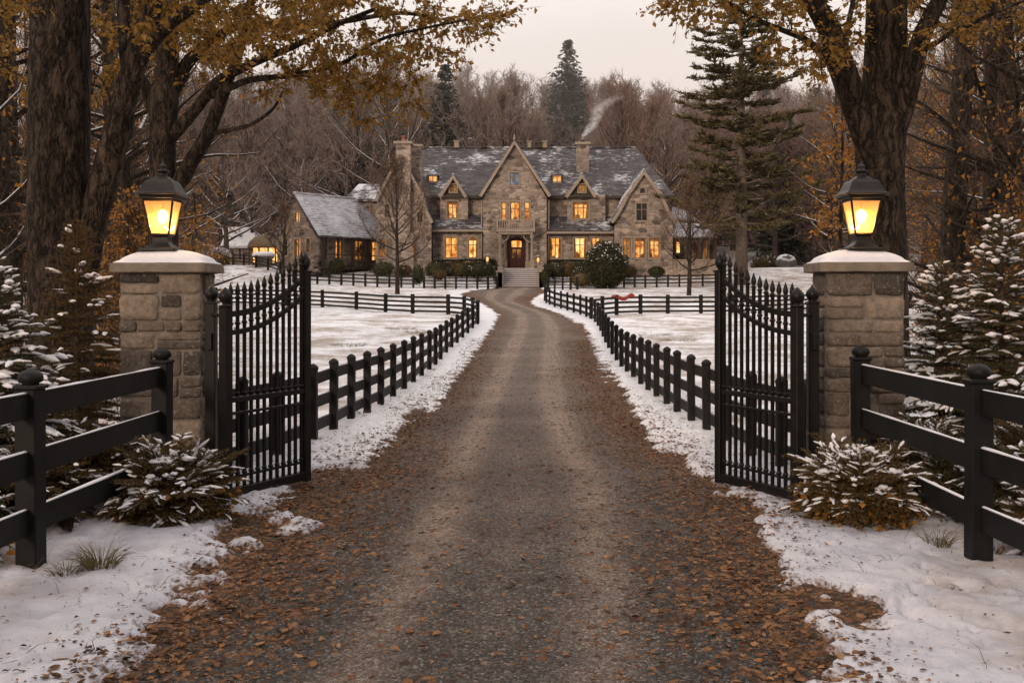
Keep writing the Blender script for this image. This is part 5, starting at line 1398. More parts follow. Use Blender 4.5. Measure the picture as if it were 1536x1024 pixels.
f2 = limb(tm, [(222, 70, 12.9, 13), (255, 35, 12.7, 10), (300, 5, 12.5, 8), (360, -40, 12.2, 6), (460, -70, 12, 4)], 12, 6); nodes += f2
f3 = limb(tm, [(92, -60, D, 20), (30, -140, 12.8, 13), (-60, -220, 12.4, 7)], 10, 5); nodes += f3
tm.build('trunk', MAT['bark_dark'], A)
tg = poly_targets([(150, 0), (190, 62), (260, 62), (330, 80), (420, 70), (500, 45), (540, 0), (480, -120), (200, -160)], 80, 11.5, 15, 1)
tg += poly_targets([(-60, -240), (-60, 90), (40, 120), (50, 0), (300, -40), (500, -100), (300, -380), (0, -420)], 85, 11.5, 15.5, 2)
tg += [Vector((RT.uniform(-11, .5), RT.uniform(-7, 12.5), RT.uniform(7.6, 13.5))) for _ in range(480)]  # extra foliage above and behind the view, added to shade the foreground
tw, fo = crown(nodes, tg, 5, 84, .078)
tw.build('branch', MAT['bark_dark'], A); link('foliage', fo, MAT['leaf_gold'], A)
# snow wedge at the fork
# --- tree B: second tree behind lantern, with spreading limbs
D = 18
B = empty('autumn_tree', (PX(244, D), D, TZ(PX(244, D), D)), 'golden-leaved tree behind the left lantern, long limbs arching over the lawn', 'tree', BG)
tm = MB(); nodes = []
nodes += limb(tm, [(243, 560, D, 30), (243, 480, D, 25), (245, 330, D, 21), (244, 230, D, 20), (247, 150, D, 21), (250, 90, D, 16), (254, 0, D, 13), (256, -120, D, 9)], 22, 10, .05)
for l in ([(262, 285, 18, 12), (285, 245, 17.9, 12), (308, 208, 17.8, 11), (328, 160, 17.7, 10), (342, 120, 17.6, 9), (356, 85, 17.5, 8), (372, 20, 17.3, 6), (390, -80, 17.1, 4)],
          [(256, 205, 18, 12), (275, 185, 17.9, 10), (300, 156, 17.8, 9), (328, 122, 17.6, 8), (380, 95, 17.2, 6), (440, 70, 16.8, 5), (500, 40, 16.4, 4), (560, 15, 16, 3)],
          [(253, 150, 18, 13), (268, 120, 18.1, 11), (285, 90, 18.2, 10), (328, 54, 18.2, 8), (369, 36, 18.0, 7), (440, 42, 17.7, 5), (513, 33, 17.3, 4), (600, 20, 17, 3), (660, 30, 16.8, 2.2)],
          [(318, 143, 17.75, 6), (345, 132, 17.5, 5.5), (376, 120, 17.3, 5), (444, 112, 16.9, 4), (513, 95, 16.5, 3.2), (570, 60, 16.1, 2.6), (640, 42, 15.8, 2), (700, 30, 15.5, 1.6)],
          [(320, 200, 17.75, 4), (350, 194, 17.6, 3.5), (378, 186, 17.4, 3), (408, 165, 17.2, 2.5), (424, 138, 17.1, 1.6)],
          [(238, 185, 18, 10), (228, 160, 18.1, 9), (219, 130, 18.2, 8), (203, 90, 18.4, 6), (195, 0, 18.6, 5)]):
    nodes += limb(tm, l, 10, 6, .05)
tm.build('trunk', MAT['bark_dark'], B)
low = [(300, 0), (290, 60), (300, 110), (350, 105), (400, 142), (450, 112), (500, 150), (535, 178), (580, 150), (618, 166), (632, 120), (590, 85), (640, 88), (690, 82), (660, 60), (700, 55), (745, 44), (700, 30), (776, 10), (690, 8), (620, -30), (500, -60)]
tg = poly_targets(low, 190, 15.2, 18.2, 3)
tg += poly_targets([(230, 0), (240, 120), (300, 130), (330, 0)], 30, 16.5, 19, 4)
tg += poly_targets([(-10, -40), (10, 150), (60, 180), (180, 160), (230, 100), (200, -40)], 26, 17.5, 20, 44)
tg += poly_targets([(200, -60), (620, -40), (560, -170), (300, -220)], 60, 15, 19.5, 6)
tg += [P(*a) for a in ((775, 12, 15.3), (757, 20, 15.4), (735, 22, 15.4), (720, 45, 15.4), (745, 42, 15.3), (686, 80, 15.6), (660, 75, 15.7), (632, 158, 16), (601, 168, 16.1), (560, 178, 16.3), (530, 175, 16.4))]
tw, fo = crown(nodes, tg, 8, 100, .084)
tw.build('branch', MAT['bark_dark'], B); link('foliage', fo, MAT['leaf_gold'], B)
# --- tree C: forked tree behind the right pillar
D = 13.4
C = empty('autumn_tree', (PX(1325, D), D, TZ(PX(1325, D), D)), 'thick forked autumn tree rising behind the right pillar and lantern', 'tree', BG)
tm = MB(); nodes = []
nodes += limb(tm, [(1326, 600, D, 44), (1326, 500, D, 36), (1325, 390, D, 34), (1321, 280, D, 34), (1321, 210, D, 37), (1326, 150, D, 34), (1329, 80, D, 31), (1330, 0, D, 29), (1333, -140, D, 25), (1340, -320, D, 14)], 40, 12, .05)
l1 = limb(tm, [(1312, 250, 13.3, 20), (1300, 205, 13.25, 22), (1284, 160, 13.2, 21), (1264, 105, 13.1, 20), (1244, 45, 13.0, 17), (1220, 0, 12.9, 15), (1190, -90, 12.7, 11), (1150, -190, 12.4, 7)], 22, 9, .06); nodes += l1
l2 = limb(tm, [(1338, 215, 13.3, 16), (1354, 165, 13.2, 16), (1367, 115, 13.1, 15), (1380, 62, 13.0, 14), (1396, 25, 12.9, 13), (1418, -20, 12.8, 11), (1450, -130, 12.6, 7)], 20, 9, .06); nodes += l2
for l in ([(1250, 95, 13.1, 7), (1230, 78, 13.0, 6), (1205, 58, 12.9, 5), (1165, 42, 12.7, 4), (1120, 22, 12.5, 3), (1075, -4, 12.3, 2), (1030, 0, 12, 1.5)], [(1385, 75, 13, 5), (1408, 62, 12.9, 4.2), (1432, 46, 12.8, 4), (1446, 42, 12.8, 3.4), (1482, 24, 12.6, 3), (1530, 4, 12.4, 2), (1600, -30, 12.2, 1.5)], [(1275, 110, 13.3, 6), (1268, 70, 13.6, 5), (1276, 20, 14, 4), (1290, -40, 14.3, 3)]):
    nodes += limb(tm, l, 9, 6, .05)
tm.build('trunk', MAT['bark_dark'], C)
tg = poly_targets([(985, -10), (1005, 28), (1050, 48), (1085, 45), (1130, 62), (1165, 95), (1195, 100), (1215, 130), (1262, 120), (1290, 90), (1300, 0), (1250, -120), (1050, -120)], 105, 11.6, 14.8, 7)
tg += poly_targets([(1340, -40), (1350, 70), (1400, 60), (1480, 40), (1560, 60), (1600, -80), (1400, -200)], 55, 11.8, 15, 8)
tg += poly_targets([(1000, -100), (1300, -60), (1600, -100), (1500, -330), (1150, -330)], 80, 11.5, 15.5, 9)
tg += [Vector((RT.uniform(-.5, 11), RT.uniform(-7, 12.5), RT.uniform(7.6, 13.5))) for _ in range(480)]  # unseen overhead crown, added to keep sky light off the near ground
tw, fo = crown(nodes, tg, 10, 84, .076)
tw.build('branch', MAT['bark_dark'], C); link('foliage', fo, MAT['leaf_gold'], C)
# --- golden beech sapling behind the right lantern, and a smaller one at the left
def golden(px, D, top, base_py, seed, label, poly, n, lsz, mat):
    x = PX(px, D); E = empty('golden_sapling', (x, D, TZ(x, D)), label, 'sapling', 'golden-leaved saplings'); tm = MB()
    nodes = limb(tm, [(px, base_py, D, 3.5), (px - 2, base_py - 80, D, 3), (px + 2, top + 60, D, 2), (px - 1, top, D, 1)], 8, 6, .03); tm.build('trunk', MAT['bark_mid'], E)
    tw, fo = crown(nodes, poly_targets(poly, n, D - 1.0, D + 1.0, seed), seed, 40, lsz, .2); tw.build('branch', MAT['twig_near'], E); link('foliage', fo, mat, E)
golden(1262, 19, 150, 470, 81, 'golden-leaved sapling glowing behind the right lantern', [(1250, 150), (1215, 215), (1205, 270), (1225, 345), (1262, 360), (1300, 300), (1300, 180)], 60, .075, MAT['leaf_orange'])
golden(292, 23, 290, 440, 82, 'orange-leaved sapling glowing just right of the left lantern', [(285, 290), (262, 340), (275, 395), (315, 400), (322, 350), (305, 300)], 40, .06, MAT['leaf_orange'])
golden(190, 19, 290, 470, 83, 'orange-leaved sapling left of the left lantern, behind the trunks', [(190, 280), (160, 320), (165, 390), (215, 390), (215, 310)], 36, .06, MAT['leaf_orange'])
# ================================================================== NEAR SPRUCES AND SHRUBS
MAT['needles'] = m_leafy('spruce_needles', [(.030, .030, .014), (.06, .052, .020), (.10, .075, .028), (.045, .04, .017)], .15, .6)
MAT['needles_brown'] = m_leafy('brown_needles', [(.07, .042, .014), (.14, .08, .026), (.05, .035, .014), (.10, .065, .02)], .2, .6)
MAT['twig_dark'] = m_simple('twig_dark', (.05, .032, .02), (.09, .06, .04), 5, .9)
def frond(rd, base, az, L, el, droop, twigs, tube, snowpts, psnow, dens=.045, side=.42, rs=.021):
    """a flat spray: curved axis with side twigs; fills twigs (p0,p1) and snow chains"""
    m = 8; pts = []; d = Vector((math.cos(az) * math.cos(el), math.sin(az) * math.cos(el), math.sin(el))); p = Vector(base)
    for j in range(m + 1):
        pts.append(p.copy()); p = p + d * (L / m); d = (d + Vector((rd.gauss(0, .03), rd.gauss(0, .03), -droop / m))).normalized()
    tube.tube(pts, [.011 * (1 - .8 * j / m) * (L / .8) + .002 for j in range(m + 1)], 4, False)
    for a, b in zip(pts[1:], pts[2:]): twigs.append((a, b))
    s = .18; sg = 1
    while s < .98:
        q = s * m; ii = min(m - 1, int(q)); c = pts[ii].lerp(pts[ii + 1], q - ii); ld = (pts[ii + 1] - pts[ii]).normalized()
        lat = Vector((-ld.y, ld.x, 0)).normalized() * sg
        sd = (ld * .8 + lat * rd.uniform(.6, 1.0) + Vector((0, 0, rd.uniform(-.15, .12)))).normalized()
        sl = min(.45, side * L * (1.12 - s)) * rd.uniform(.75, 1.15) + .04; mid = c + sd * sl * .5; e = c + (sd + Vector((0, 0, -.12))).normalized() * sl
        twigs.append((c, mid)); twigs.append((mid, e))
        if sl > .16:
            for g2 in (-1, 1):
                f = c.lerp(e, rd.uniform(.35, .6)); s2 = (sd * .8 + Vector((-sd.y, sd.x, 0)) * g2 * .8).normalized(); twigs.append((f, f + s2 * sl * .42))
        if rd.random() < psnow and s > .25 and ld.z > -.38:
            t0 = rd.uniform(.05, .35); snowpts.append(([c.lerp(mid, t0 * 2), mid, mid.lerp(e, .6), e + sd * .012], rs * rd.uniform(.8, 1.7)))
        s += dens / L * rd.uniform(.7, 1.2); sg = -sg
    if rd.random() < psnow and d.z > -.5: snowpts.append((pts[int(m * .5):], rs * rd.uniform(.9, 1.5)))
def needles_np(twigs, nrs, per_m=330, ln=.027, wd=.0034):
    P0 = []; D = []
    for a, b in twigs:
        n = max(2, int((b - a).length * per_m)); t = nrs.rand(n)[:, None]
        A = np.array(a[:]); Bv = np.array(b[:]); d = Bv - A; d /= max(1e-6, np.linalg.norm(d))
        r = nrs.normal(size=(n, 3)); r -= (r @ d)[:, None] * d; r /= np.linalg.norm(r, axis=1, keepdims=True)
        P0.append(A + (Bv - A) * t); D.append(d * .75 + r * .75)
    P0 = np.concatenate(P0); D = np.concatenate(D); D /= np.linalg.norm(D, axis=1, keepdims=True); n = len(P0)
    s = np.cross(D, nrs.normal(size=(n, 3))); s /= np.linalg.norm(s, axis=1, keepdims=True); l = ln * (.7 + .6 * nrs.rand(n))[:, None]
    V = np.stack([P0 - s * wd, P0 + s * wd, P0 + D * l], 1).reshape(-1, 3)
    return V, np.arange(n)[:, None] * 3 + np.array([[0, 1, 2]])
def snow_mesh(chains, rd):
    mb = MB()
    for pts, r in chains:
        n = len(pts); pp = []; rr = []
        for k, p in enumerate(pts):
            pp.append(p + Vector((rd.gauss(0, .004), rd.gauss(0, .004), r * .45))); rr.append(r * (.45 if k in (0, n - 1) else rd.uniform(.6, 1.5)))
        a = pp[0] + (pp[0] - pp[1]).normalized() * r * .5; b = pp[-1] + (pp[-1] - pp[-2]).normalized() * r * .5
        mb.tube([a] + pp + [b], [r * .1] + rr + [r * .1], 7, True, True, .62)
    return mb
MAT['shrub_leaf'] = m_leafy('shrub_leaves', [(.035, .030, .012), (.075, .056, .020), (.12, .078, .026), (.05, .04, .016), (.17, .10, .03)], .2, .6)
def spruce_near(x, y, Hh, W, seed, label, psnow=.5, mat='needles', nb=120, bare=.04, group='snowy spruces behind the fences'):
    rd = random.Random(seed); nrs = np.random.RandomState(seed); z0 = TZ(x, y)
    root = empty('spruce_tree', (x, y, z0), label, 'spruce', group)
    tb = MB(); tb.tube([(x, y, z0 - .1), (x, y, z0 + Hh * .5), (x, y, z0 + Hh)], [.045, .028, .004], 8)
    tw = []; sn = []
    for i in range(nb):
        t = bare + (1 - bare) * ((i + rd.random()) / nb) ** .9; L = W * (1 - t) ** .75 * rd.uniform(.75, 1.1) + .07
        az = i * 2.39996 + rd.uniform(-.4, .4); el = R(-2 + 42 * t ** 2 + rd.uniform(-8, 10))
        frond(rd, (x, y, z0 + Hh * t * .97), az, L, el, .35 * (1 - t) + .1, tw, tb, sn, psnow * (.5 + .5 * rd.random() ** .5))
    tw.append((Vector((x, y, z0 + Hh * .86)), Vector((x, y, z0 + Hh * 1.02))))
    tb.build('trunk', MAT['twig_dark'], root)
    V, T = needles_np(tw, nrs); link('needles', mesh_np('needles', V, T), MAT[mat], root)
    snow_mesh(sn, rd).build('branch_snow', MAT['snow_clump'], root); return root
def shrub_near(x, y, r, h, seed, label, psnow=.7, nb=70, mat='needles', group='snowy low shrubs', brown=0, rs=.0115, cat='shrub', leafy=0):
    rd = random.Random(seed); nrs = np.random.RandomState(seed); z0 = TZ(x, y) + .02
    root = empty('evergreen_shrub', (x, y, z0), label, cat, group); tb = MB(); tw = []; sn = []
    for i in range(nb):
        az = i * 2.39996 + rd.uniform(-.3, .3); u = (i + .5) / nb; el = R(8 + 74 * u ** 1.1); b = (x + math.cos(az) * r * .12, y + math.sin(az) * r * .12, z0 + rd.uniform(.0, h * .35))
        L = (r * math.cos(el) + h * .75 * math.sin(el)) * rd.uniform(.8, 1.12)
        frond(rd, b, az, L, el, .75 + .3 * rd.random(), tw, tb, sn, psnow * (.55 + .5 * u), .036, .45, rs)
    tb.build('stem', MAT['twig_dark'], root)
    V, T = needles_np(tw, nrs, 330, .03, .0036); link('needles', mesh_np('needles', V, T), MAT[mat], root)
    snow_mesh(sn, rd).build('branch_snow', MAT['snow_clump'], root)
    if leafy:
        d = nrs.normal(size=(leafy, 3)); d[:, 2] = np.abs(d[:, 2]); d /= np.linalg.norm(d, axis=1, keepdims=True); k = (.62 + .42 * nrs.rand(leafy)) * (1 + .16 * np.sin(d[:, 0] * 6 + seed) * np.sin(d[:, 1] * 5 + d[:, 2] * 4))
        pos = np.array([x, y, z0]) + d * np.array([r * 1.02, r * 1.02, h]) * k[:, None]
        V, T = leaves_np(pos, d + nrs.normal(size=(leafy, 3)) * .7, .018 + .026 * nrs.rand(leafy), nrs, .5, .15); link('leaves', mesh_np('leaves', V, T), MAT['shrub_leaf'], root)
        mb = MB()
        for i in range(46):
            a = rd.uniform(0, 6.283); e = math.asin(rd.uniform(.30, .98)); k = rd.uniform(.97, 1.08); c = (x + math.cos(a) * math.cos(e) * r * k, y + math.sin(a) * math.cos(e) * r * k, z0 + math.sin(e) * h * k)
            q = rd.uniform(.018, .048); az = a + rd.uniform(-.6, .6)
            for w_ in range(rd.randint(2, 4)): mb.blob((c[0] + rd.gauss(0, q * .9), c[1] + rd.gauss(0, q * .9), c[2] - abs(rd.gauss(0, q * .35))), (q * rd.uniform(.7, 1.4), q * rd.uniform(.7, 1.4), q * .45), .6, i * 7 + w_, 2)
        mb.build('snow_patches', MAT['snow_clump'], root)
    if brown:
        a = nrs.rand(brown) * 6.283; q = r * (.72 + .48 * nrs.rand(brown)); zz = z0 + (.02 + nrs.rand(brown) ** 1.8 * h * .5)
        pos = np.stack([x + np.cos(a) * q, y + np.sin(a) * q, zz], 1); d = np.stack([np.cos(a), np.sin(a), nrs.normal(size=brown) * .6], 1)
        V, T = leaves_np(pos, d, .035 + nrs.rand(brown) * .05, nrs, .7, .12); link('dead_leaves', mesh_np('dead_leaves', V, T), MAT['leaf_orange'], root)
    return root
spruce_near(PX(116, 11.4), 11.4, 2.62, .74, 101, 'brown-green young spruce standing against the massive left trunk', .10, 'needles_brown', 140)
spruce_near(PX(-8, 9.5), 9.5, 2.2, 1.0, 102, 'snow-laden spruce at the left edge, behind the fence', .42)
spruce_near(PX(1503, 10.9), 10.9, 2.60, .98, 103, 'taller snow-laden spruce right of the right pillar, pointed top', .34, 'needles', 140)
spruce_near(PX(1412, 11.3), 11.3, 2.12, .82, 104, 'shorter snow-laden spruce next to the right pillar', .42)
spruce_near(PX(1640, 9.6), 9.6, 2.3, .95, 105, 'snow-laden spruce cut off by the right edge of the photo', .5)
shrub_near(PX(262, 8.95), 8.95, .43, .56, 111, 'rounded snow-capped evergreen shrub at foot of left pillar', .30, 110, 'needles_brown', 'snowy shrubs at the foot of the pillars', 150, leafy=5200)
shrub_near(PX(1290, 8.9), 8.9, .43, .58, 112, 'rounded snow-capped shrub with orange leaves at foot of right pillar', .26, 110, 'needles_brown', 'snowy shrubs at the foot of the pillars', 420, leafy=5200)
RS = random.Random(5)
for i, (x, y, r, h) in enumerate([(-4.05, 8.7, .55, .62), (-3.85, 9.7, .5, .55), (-4.6, 8.0, .6, .7), (-4.75, 9.1, .6, .8), (-4.1, 7.3, .5, .5), (-5.3, 8.6, .7, .8)]):
    shrub_near(x, y, r, h, 120 + i, 'dark low evergreen with snow on its sprays, behind the left foreground fence', .30, 70, RS.choice(('needles', 'needles_brown')), 'low evergreens behind the left fence', 30)
for i, (x, y, r, h) in enumerate([(3.95, 9.3, .5, .5), (4.3, 8.6, .55, .55), (4.0, 10.2, .45, .5), (4.75, 9.5, .6, .7), (4.6, 7.6, .6, .6), (5.3, 8.8, .7, .8), (4.1, 7.8, .45, .42)]):
    shrub_near(x, y, r, h, 130 + i, 'low brown-green evergreen with snow, behind the right foreground fence', .28, 70, RS.choice(('needles', 'needles_brown', 'needles_brown')), 'low evergreens behind the right fence', 60)

# ---- grass tufts
MAT['dry_grass'] = m_leafy('dry_grass', [(.07, .055, .022), (.15, .11, .045), (.10, .085, .03), (.22, .16, .075)], .2, .8)
def tuft(x, y, n, h, r, label, group, lean=.5, seed=0):
    nrs = np.random.RandomState(seed + 900); z = max(TZ(x, y), float(snow_z(x, y))) - .02
    a = nrs.rand(n) * 6.283; q = np.sqrt(nrs.rand(n)) * r; L = h * (.5 + .6 * nrs.rand(n)); ln = lean * (.3 + nrs.rand(n))
    b = np.stack([x + np.cos(a) * q, y + np.sin(a) * q, np.full(n, z)], 1); parts = []; p = b; d = np.stack([np.cos(a) * ln, np.sin(a) * ln, np.ones(n)], 1)
    for k in range(4):
        d2 = d / np.linalg.norm(d, axis=1, keepdims=True); p2 = p + d2 * (L / 4)[:, None]; w = .0035 * (1 - k / 4); parts.append(strips_np(p, p2, w, .0035 * (1 - (k + 1) / 4) + .0003, nrs)); p = p2
        d = d2 + np.stack([np.cos(a) * ln * .5, np.sin(a) * ln * .5, np.full(n, -.28)], 1)
    V, Fs = merge_np(parts); return tag(link('grass_tuft', mesh_np('grass_tuft', V, Fs), MAT['dry_grass']), label, 'grass tuft', group)
tuft(PX(150, 7.2), 7.2, 170, .26, .10, 'largest dry grass tuft in the snow at the foot of the left fence post', 'dry grass tufts in the snow', .6, 1)
tuft(PX(100, 7.1), 7.1, 70, .18, .08, 'small dry grass tuft against the left fence post', 'dry grass tufts in the snow', .7, 2)
tuft(PX(1408, 7.9), 7.9, 90, .22, .08, 'dry grass tuft in snow left of the right fence post', 'dry grass tufts in the snow', .5, 3)
tuft(PX(1490, 7.75), 7.75, 45, .15, .06, 'tiny grass tuft just right of the right fence post', 'dry grass tufts in the snow', .6, 4)
k = 0
for pts_, off in ((lf, .12), (rf_, -.12)):
    for (y, x) in pts_[1:14]:
        k += 1
        if RS.random() < .75: tuft(x + off * RS.uniform(-1, 1), y + RS.uniform(-.3, .3), 26, RS.uniform(.09, .2), .10, 'small dry grass wisp at the foot of the %s driveway fence' % ('left' if off > 0 else 'right'), 'grass wisps along the %s driveway fence' % ('left' if off > 0 else 'right'), .8, 10 + k)
for i, (px, D, lb) in enumerate(((602, 41, 'brown tussock'), (632, 39.5, 'second brown tussock'), (522, 34.5, 'broad brown tussock'), (980, 38.5, 'dark brown tussock'), (1018, 36.5, 'low brown tussock'))):
    tuft(PX(px, D), D, 160, .34, .55, lb + (' in the snowy paddock left of the drive', ' in the snowy paddock left of the drive', ' in the left paddock nearest the gate', ' in the right paddock, farther one', ' in the right paddock, nearer one')[i], 'brown tussocks in the paddocks', 1.4, 60 + i)

# ================================================================== GARDEN BY THE HOUSE
MAT['box_leaf'] = m_leafy('box_leaves', [(.020, .024, .012), (.04, .044, .018), (.07, .062, .026), (.03, .032, .014)], .15, .7)
MAT['box_brown'] = m_leafy('russet_leaves', [(.07, .045, .02), (.13, .085, .035), (.10, .07, .03)], .15, .7)
def bush(name, c, r, n, lsz, mat, label, cat, group, seed, snow=0, box=False):
    nrs = np.random.RandomState(seed); c = np.array(c)
    d = nrs.normal(size=(n, 3)); d /= np.linalg.norm(d, axis=1, keepdims=True)
    if box:
        u = nrs.rand(n, 3) * 2 - 1; ax = nrs.randint(0, 3, n); u[np.arange(n), ax] = np.sign(u[np.arange(n), ax]) * (1 - nrs.rand(n) * .15); pos = c + u * np.array(r); d = np.where(np.abs(u) > .85, np.sign(u), u * .4)
    else:
        k = (.80 + .2 * nrs.rand(n)) * (1 + .17 * np.sin(d[:, 0] * 7 + seed) * np.sin(d[:, 2] * 6 + d[:, 1] * 5)); pos = c + d * np.array(r) * k[:, None]
    dd = d + nrs.normal(size=(n, 3)) * .6
    V, T = leaves_np(pos, dd, lsz * (.6 + .8 * nrs.rand(n)), nrs, .6, .1)
    core = MB()
    if box: core.box(tuple(c), tuple(np.array(r) * 1.5))
    else: core.blob(tuple(c), tuple(np.array(r) * .86), .12, seed)
    Vc = np.array(core.v); parts = [(V, T)]
    for f in core.f: pass
    fl = [f for f in core.f if len(f) == 3]; fq = [f for f in core.f if len(f) == 4]
    parts.append((Vc, np.array(fl if fl else fq)))
    Va, Fa = merge_np(parts)
    o = tag(link(name, mesh_np(name, Va, Fa), MAT[mat]), label, cat, group)
    if snow:
        d = nrs.normal(size=(snow, 3)); d[:, 2] = np.abs(d[:, 2]) + .25; d[:, 0] += .35; d /= np.linalg.norm(d, axis=1, keepdims=True); pos = c + d * np.array(r) * (1.0 + .05 * nrs.rand(snow)[:, None])
        V, T = leaves_np(pos, d * .25 + nrs.normal(size=(snow, 3)) * [.8, .8, .25], lsz * (.45 + .6 * nrs.rand(snow)), nrs, .9, .05)
        s = link('snow', mesh_np('snow', V - np.array(o.location), T), MAT['snow_clump']); s.location = (0, 0, 0); s.data.transform(Matrix.Translation(Vector((0, 0, 0)))); s.parent = o
        V2 = V - np.array(o.location); s.data.vertices.foreach_set('co', V2.astype(np.float32).ravel()); s.data.update()
    return o
D = 78.5
c = P(909, 397, D); c.z = TZ(c.x, D) + 1.65
bush('round_bush', c, (1.48, 1.4, 1.75), 7000, .16, 'box_leaf', 'huge round clipped bush with snowy patches, left of the right gable', 'bush', None, 7, 260)
tops = [(627, 412, 79.5, .46, .75), (674.6, 408, 81.5, .33, .33), (702, 407, 81.5, .42, .40), (734, 404.6, 82, .42, .46), (746, 412, 80.8, .3, .75), (659, 412, 80.5, .5, .35), (820, 405, 82, .42, .44), (869, 409, 80, .5, .42), (817, 416, 80.5, .35, .6), (872, 420, 79, .85, .55), (600, 409, 80, .35, .35)]
tl = ['tall dark egg-shaped topiary at the left end of the left bed', 'smallest topiary ball in the left bed', 'topiary ball in the middle of the left bed', 'topiary ball in the left bed nearest the portico', 'narrow upright bush beside the left step wall', 'russet low bush in the left bed', 'topiary ball just right of the front steps', 'round topiary ball above the low bush, right bed', 'upright bush beside the right step wall', 'low spreading bush in the right bed beneath the topiary ball', 'small bush near the young tree left of the left bed']
for i, (px, py, D, rx, rz_) in enumerate(tops):
    c = P(px, py, D); bush('topiary_bush', (c.x, D, c.z), (rx, rx, rz_), 1100, .085, 'box_brown' if i in (5, 9) else 'box_leaf', tl[i], 'topiary', 'clipped bushes in the front beds', 20 + i, 40 if i in (1, 2, 3, 7) else 0)
for i, (x0, x1, y0, y1, D, lb) in enumerate(((648, 690, 391, 404, 85.6, 'long dark hedge under the windows left of the portico, outer half'), (692, 742, 390, 404, 85.4, 'long dark hedge under the windows left of the portico, inner half'), (822, 846, 391, 404, 85.4, 'dark hedge under the first window right of the portico'), (850, 884, 391, 406, 85.4, 'dark hedge under the second window right of the portico'))):
    a = P(x0, y1, D); b = P(x1, y0, D); zb = min(a.z, TZ(a.x, D)) - .1
    bush('clipped_hedge', ((a.x + b.x) / 2, D, (zb + b.z) / 2), ((b.x - a.x) / 2, .55, (b.z - zb) / 2), 3200, .13, 'box_leaf', lb, 'hedge', 'hedges along the house front', 40 + i, 0, True)
for i, (px, py, D, rx, rz_, mt, lb) in enumerate(((652, 403, 83, .75, .62, 'box_leaf', 'dark rounded shrub under the first lit window left of the portico'), (688, 402, 83.4, .62, .55, 'box_brown', 'russet rounded shrub between the two ground windows left of the portico'), (718, 403, 83.2, .8, .62, 'box_leaf', 'wide dark shrub near the path lamp left of the portico'),
    (832, 404, 83, .7, .6, 'box_leaf', 'dark rounded shrub under the first window right of the portico'), (852, 402, 83.2, .55, .55, 'box_brown', 'russet rounded shrub between windows right of the portico'), (884, 404, 81.5, .7, .6, 'box_leaf', 'dark shrub tucked behind the huge round bush'), (606, 404, 83, .6, .5, 'box_brown', 'russet shrub before the left gable wall, behind the young tree'), (575, 402, 82.5, .9, .55, 'box_leaf', 'low spreading shrub at the outer corner of the left gable'), (505, 398, 82.2, .6, .55, 'box_leaf', 'green shrub in front of the cottage porch'), (940, 405, 82.6, .8, .5, 'box_brown', 'low russet shrub under the right gable windows'), (985, 406, 82.4, .6, .4, 'box_leaf', 'small dark shrub under the right end of the right gable'))):
    c = P(px, py, D); bush('garden_shrub', (c.x, D, c.z - .1), (rx, rx * .8, rz_), 1300, .10, mt, lb, 'shrub', 'rounded shrubs along the house front', 80 + i, 25 if i % 3 == 0 else 0)
def gx(lst): return [(PX(p, D), D) for p, D in lst]
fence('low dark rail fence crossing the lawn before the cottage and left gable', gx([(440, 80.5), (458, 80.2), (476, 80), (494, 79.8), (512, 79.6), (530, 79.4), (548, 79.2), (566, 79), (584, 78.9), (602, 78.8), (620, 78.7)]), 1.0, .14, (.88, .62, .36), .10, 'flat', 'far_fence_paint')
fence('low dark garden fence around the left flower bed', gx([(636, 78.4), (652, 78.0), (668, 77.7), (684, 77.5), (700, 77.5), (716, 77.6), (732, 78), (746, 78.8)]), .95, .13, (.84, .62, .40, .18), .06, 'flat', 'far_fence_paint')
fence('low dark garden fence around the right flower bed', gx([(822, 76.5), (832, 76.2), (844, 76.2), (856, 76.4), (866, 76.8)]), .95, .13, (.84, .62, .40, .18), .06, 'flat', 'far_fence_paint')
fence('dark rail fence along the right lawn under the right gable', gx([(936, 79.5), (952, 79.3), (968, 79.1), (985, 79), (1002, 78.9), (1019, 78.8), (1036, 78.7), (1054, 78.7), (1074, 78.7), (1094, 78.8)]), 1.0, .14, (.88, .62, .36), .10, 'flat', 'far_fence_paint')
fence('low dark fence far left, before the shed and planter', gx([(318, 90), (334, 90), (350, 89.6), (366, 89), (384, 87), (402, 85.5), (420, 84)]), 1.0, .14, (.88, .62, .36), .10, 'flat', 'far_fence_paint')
# path lamps beside the steps
for px, py, lb in ((731, 392, 'small glowing path lamp left of the portico'), (807, 393, 'small glowing path lamp right of the portico')):
    D = 83.5; c = P(px, py, D); zb = TZ(c.x, D); r = empty('path_lamp', (c.x, D, zb), lb, 'lamp', 'path lamps beside the steps')
    mb = MB(); mb.box((c.x, D, (zb + c.z) / 2), (.16, .16, c.z - zb)); mb.lathe([(.2, .42), (.18, .46), (.02, .6)], 8, (c.x, D, c.z)); mb.build('post', MAT['stone_trim'], r)
    mb = MB(); mb.lathe([(.06, 0), (.09, .1), (.09, .26), (.04, .34)], 10, (c.x, D, c.z)); mb.build('globe', MAT['flame'], r)
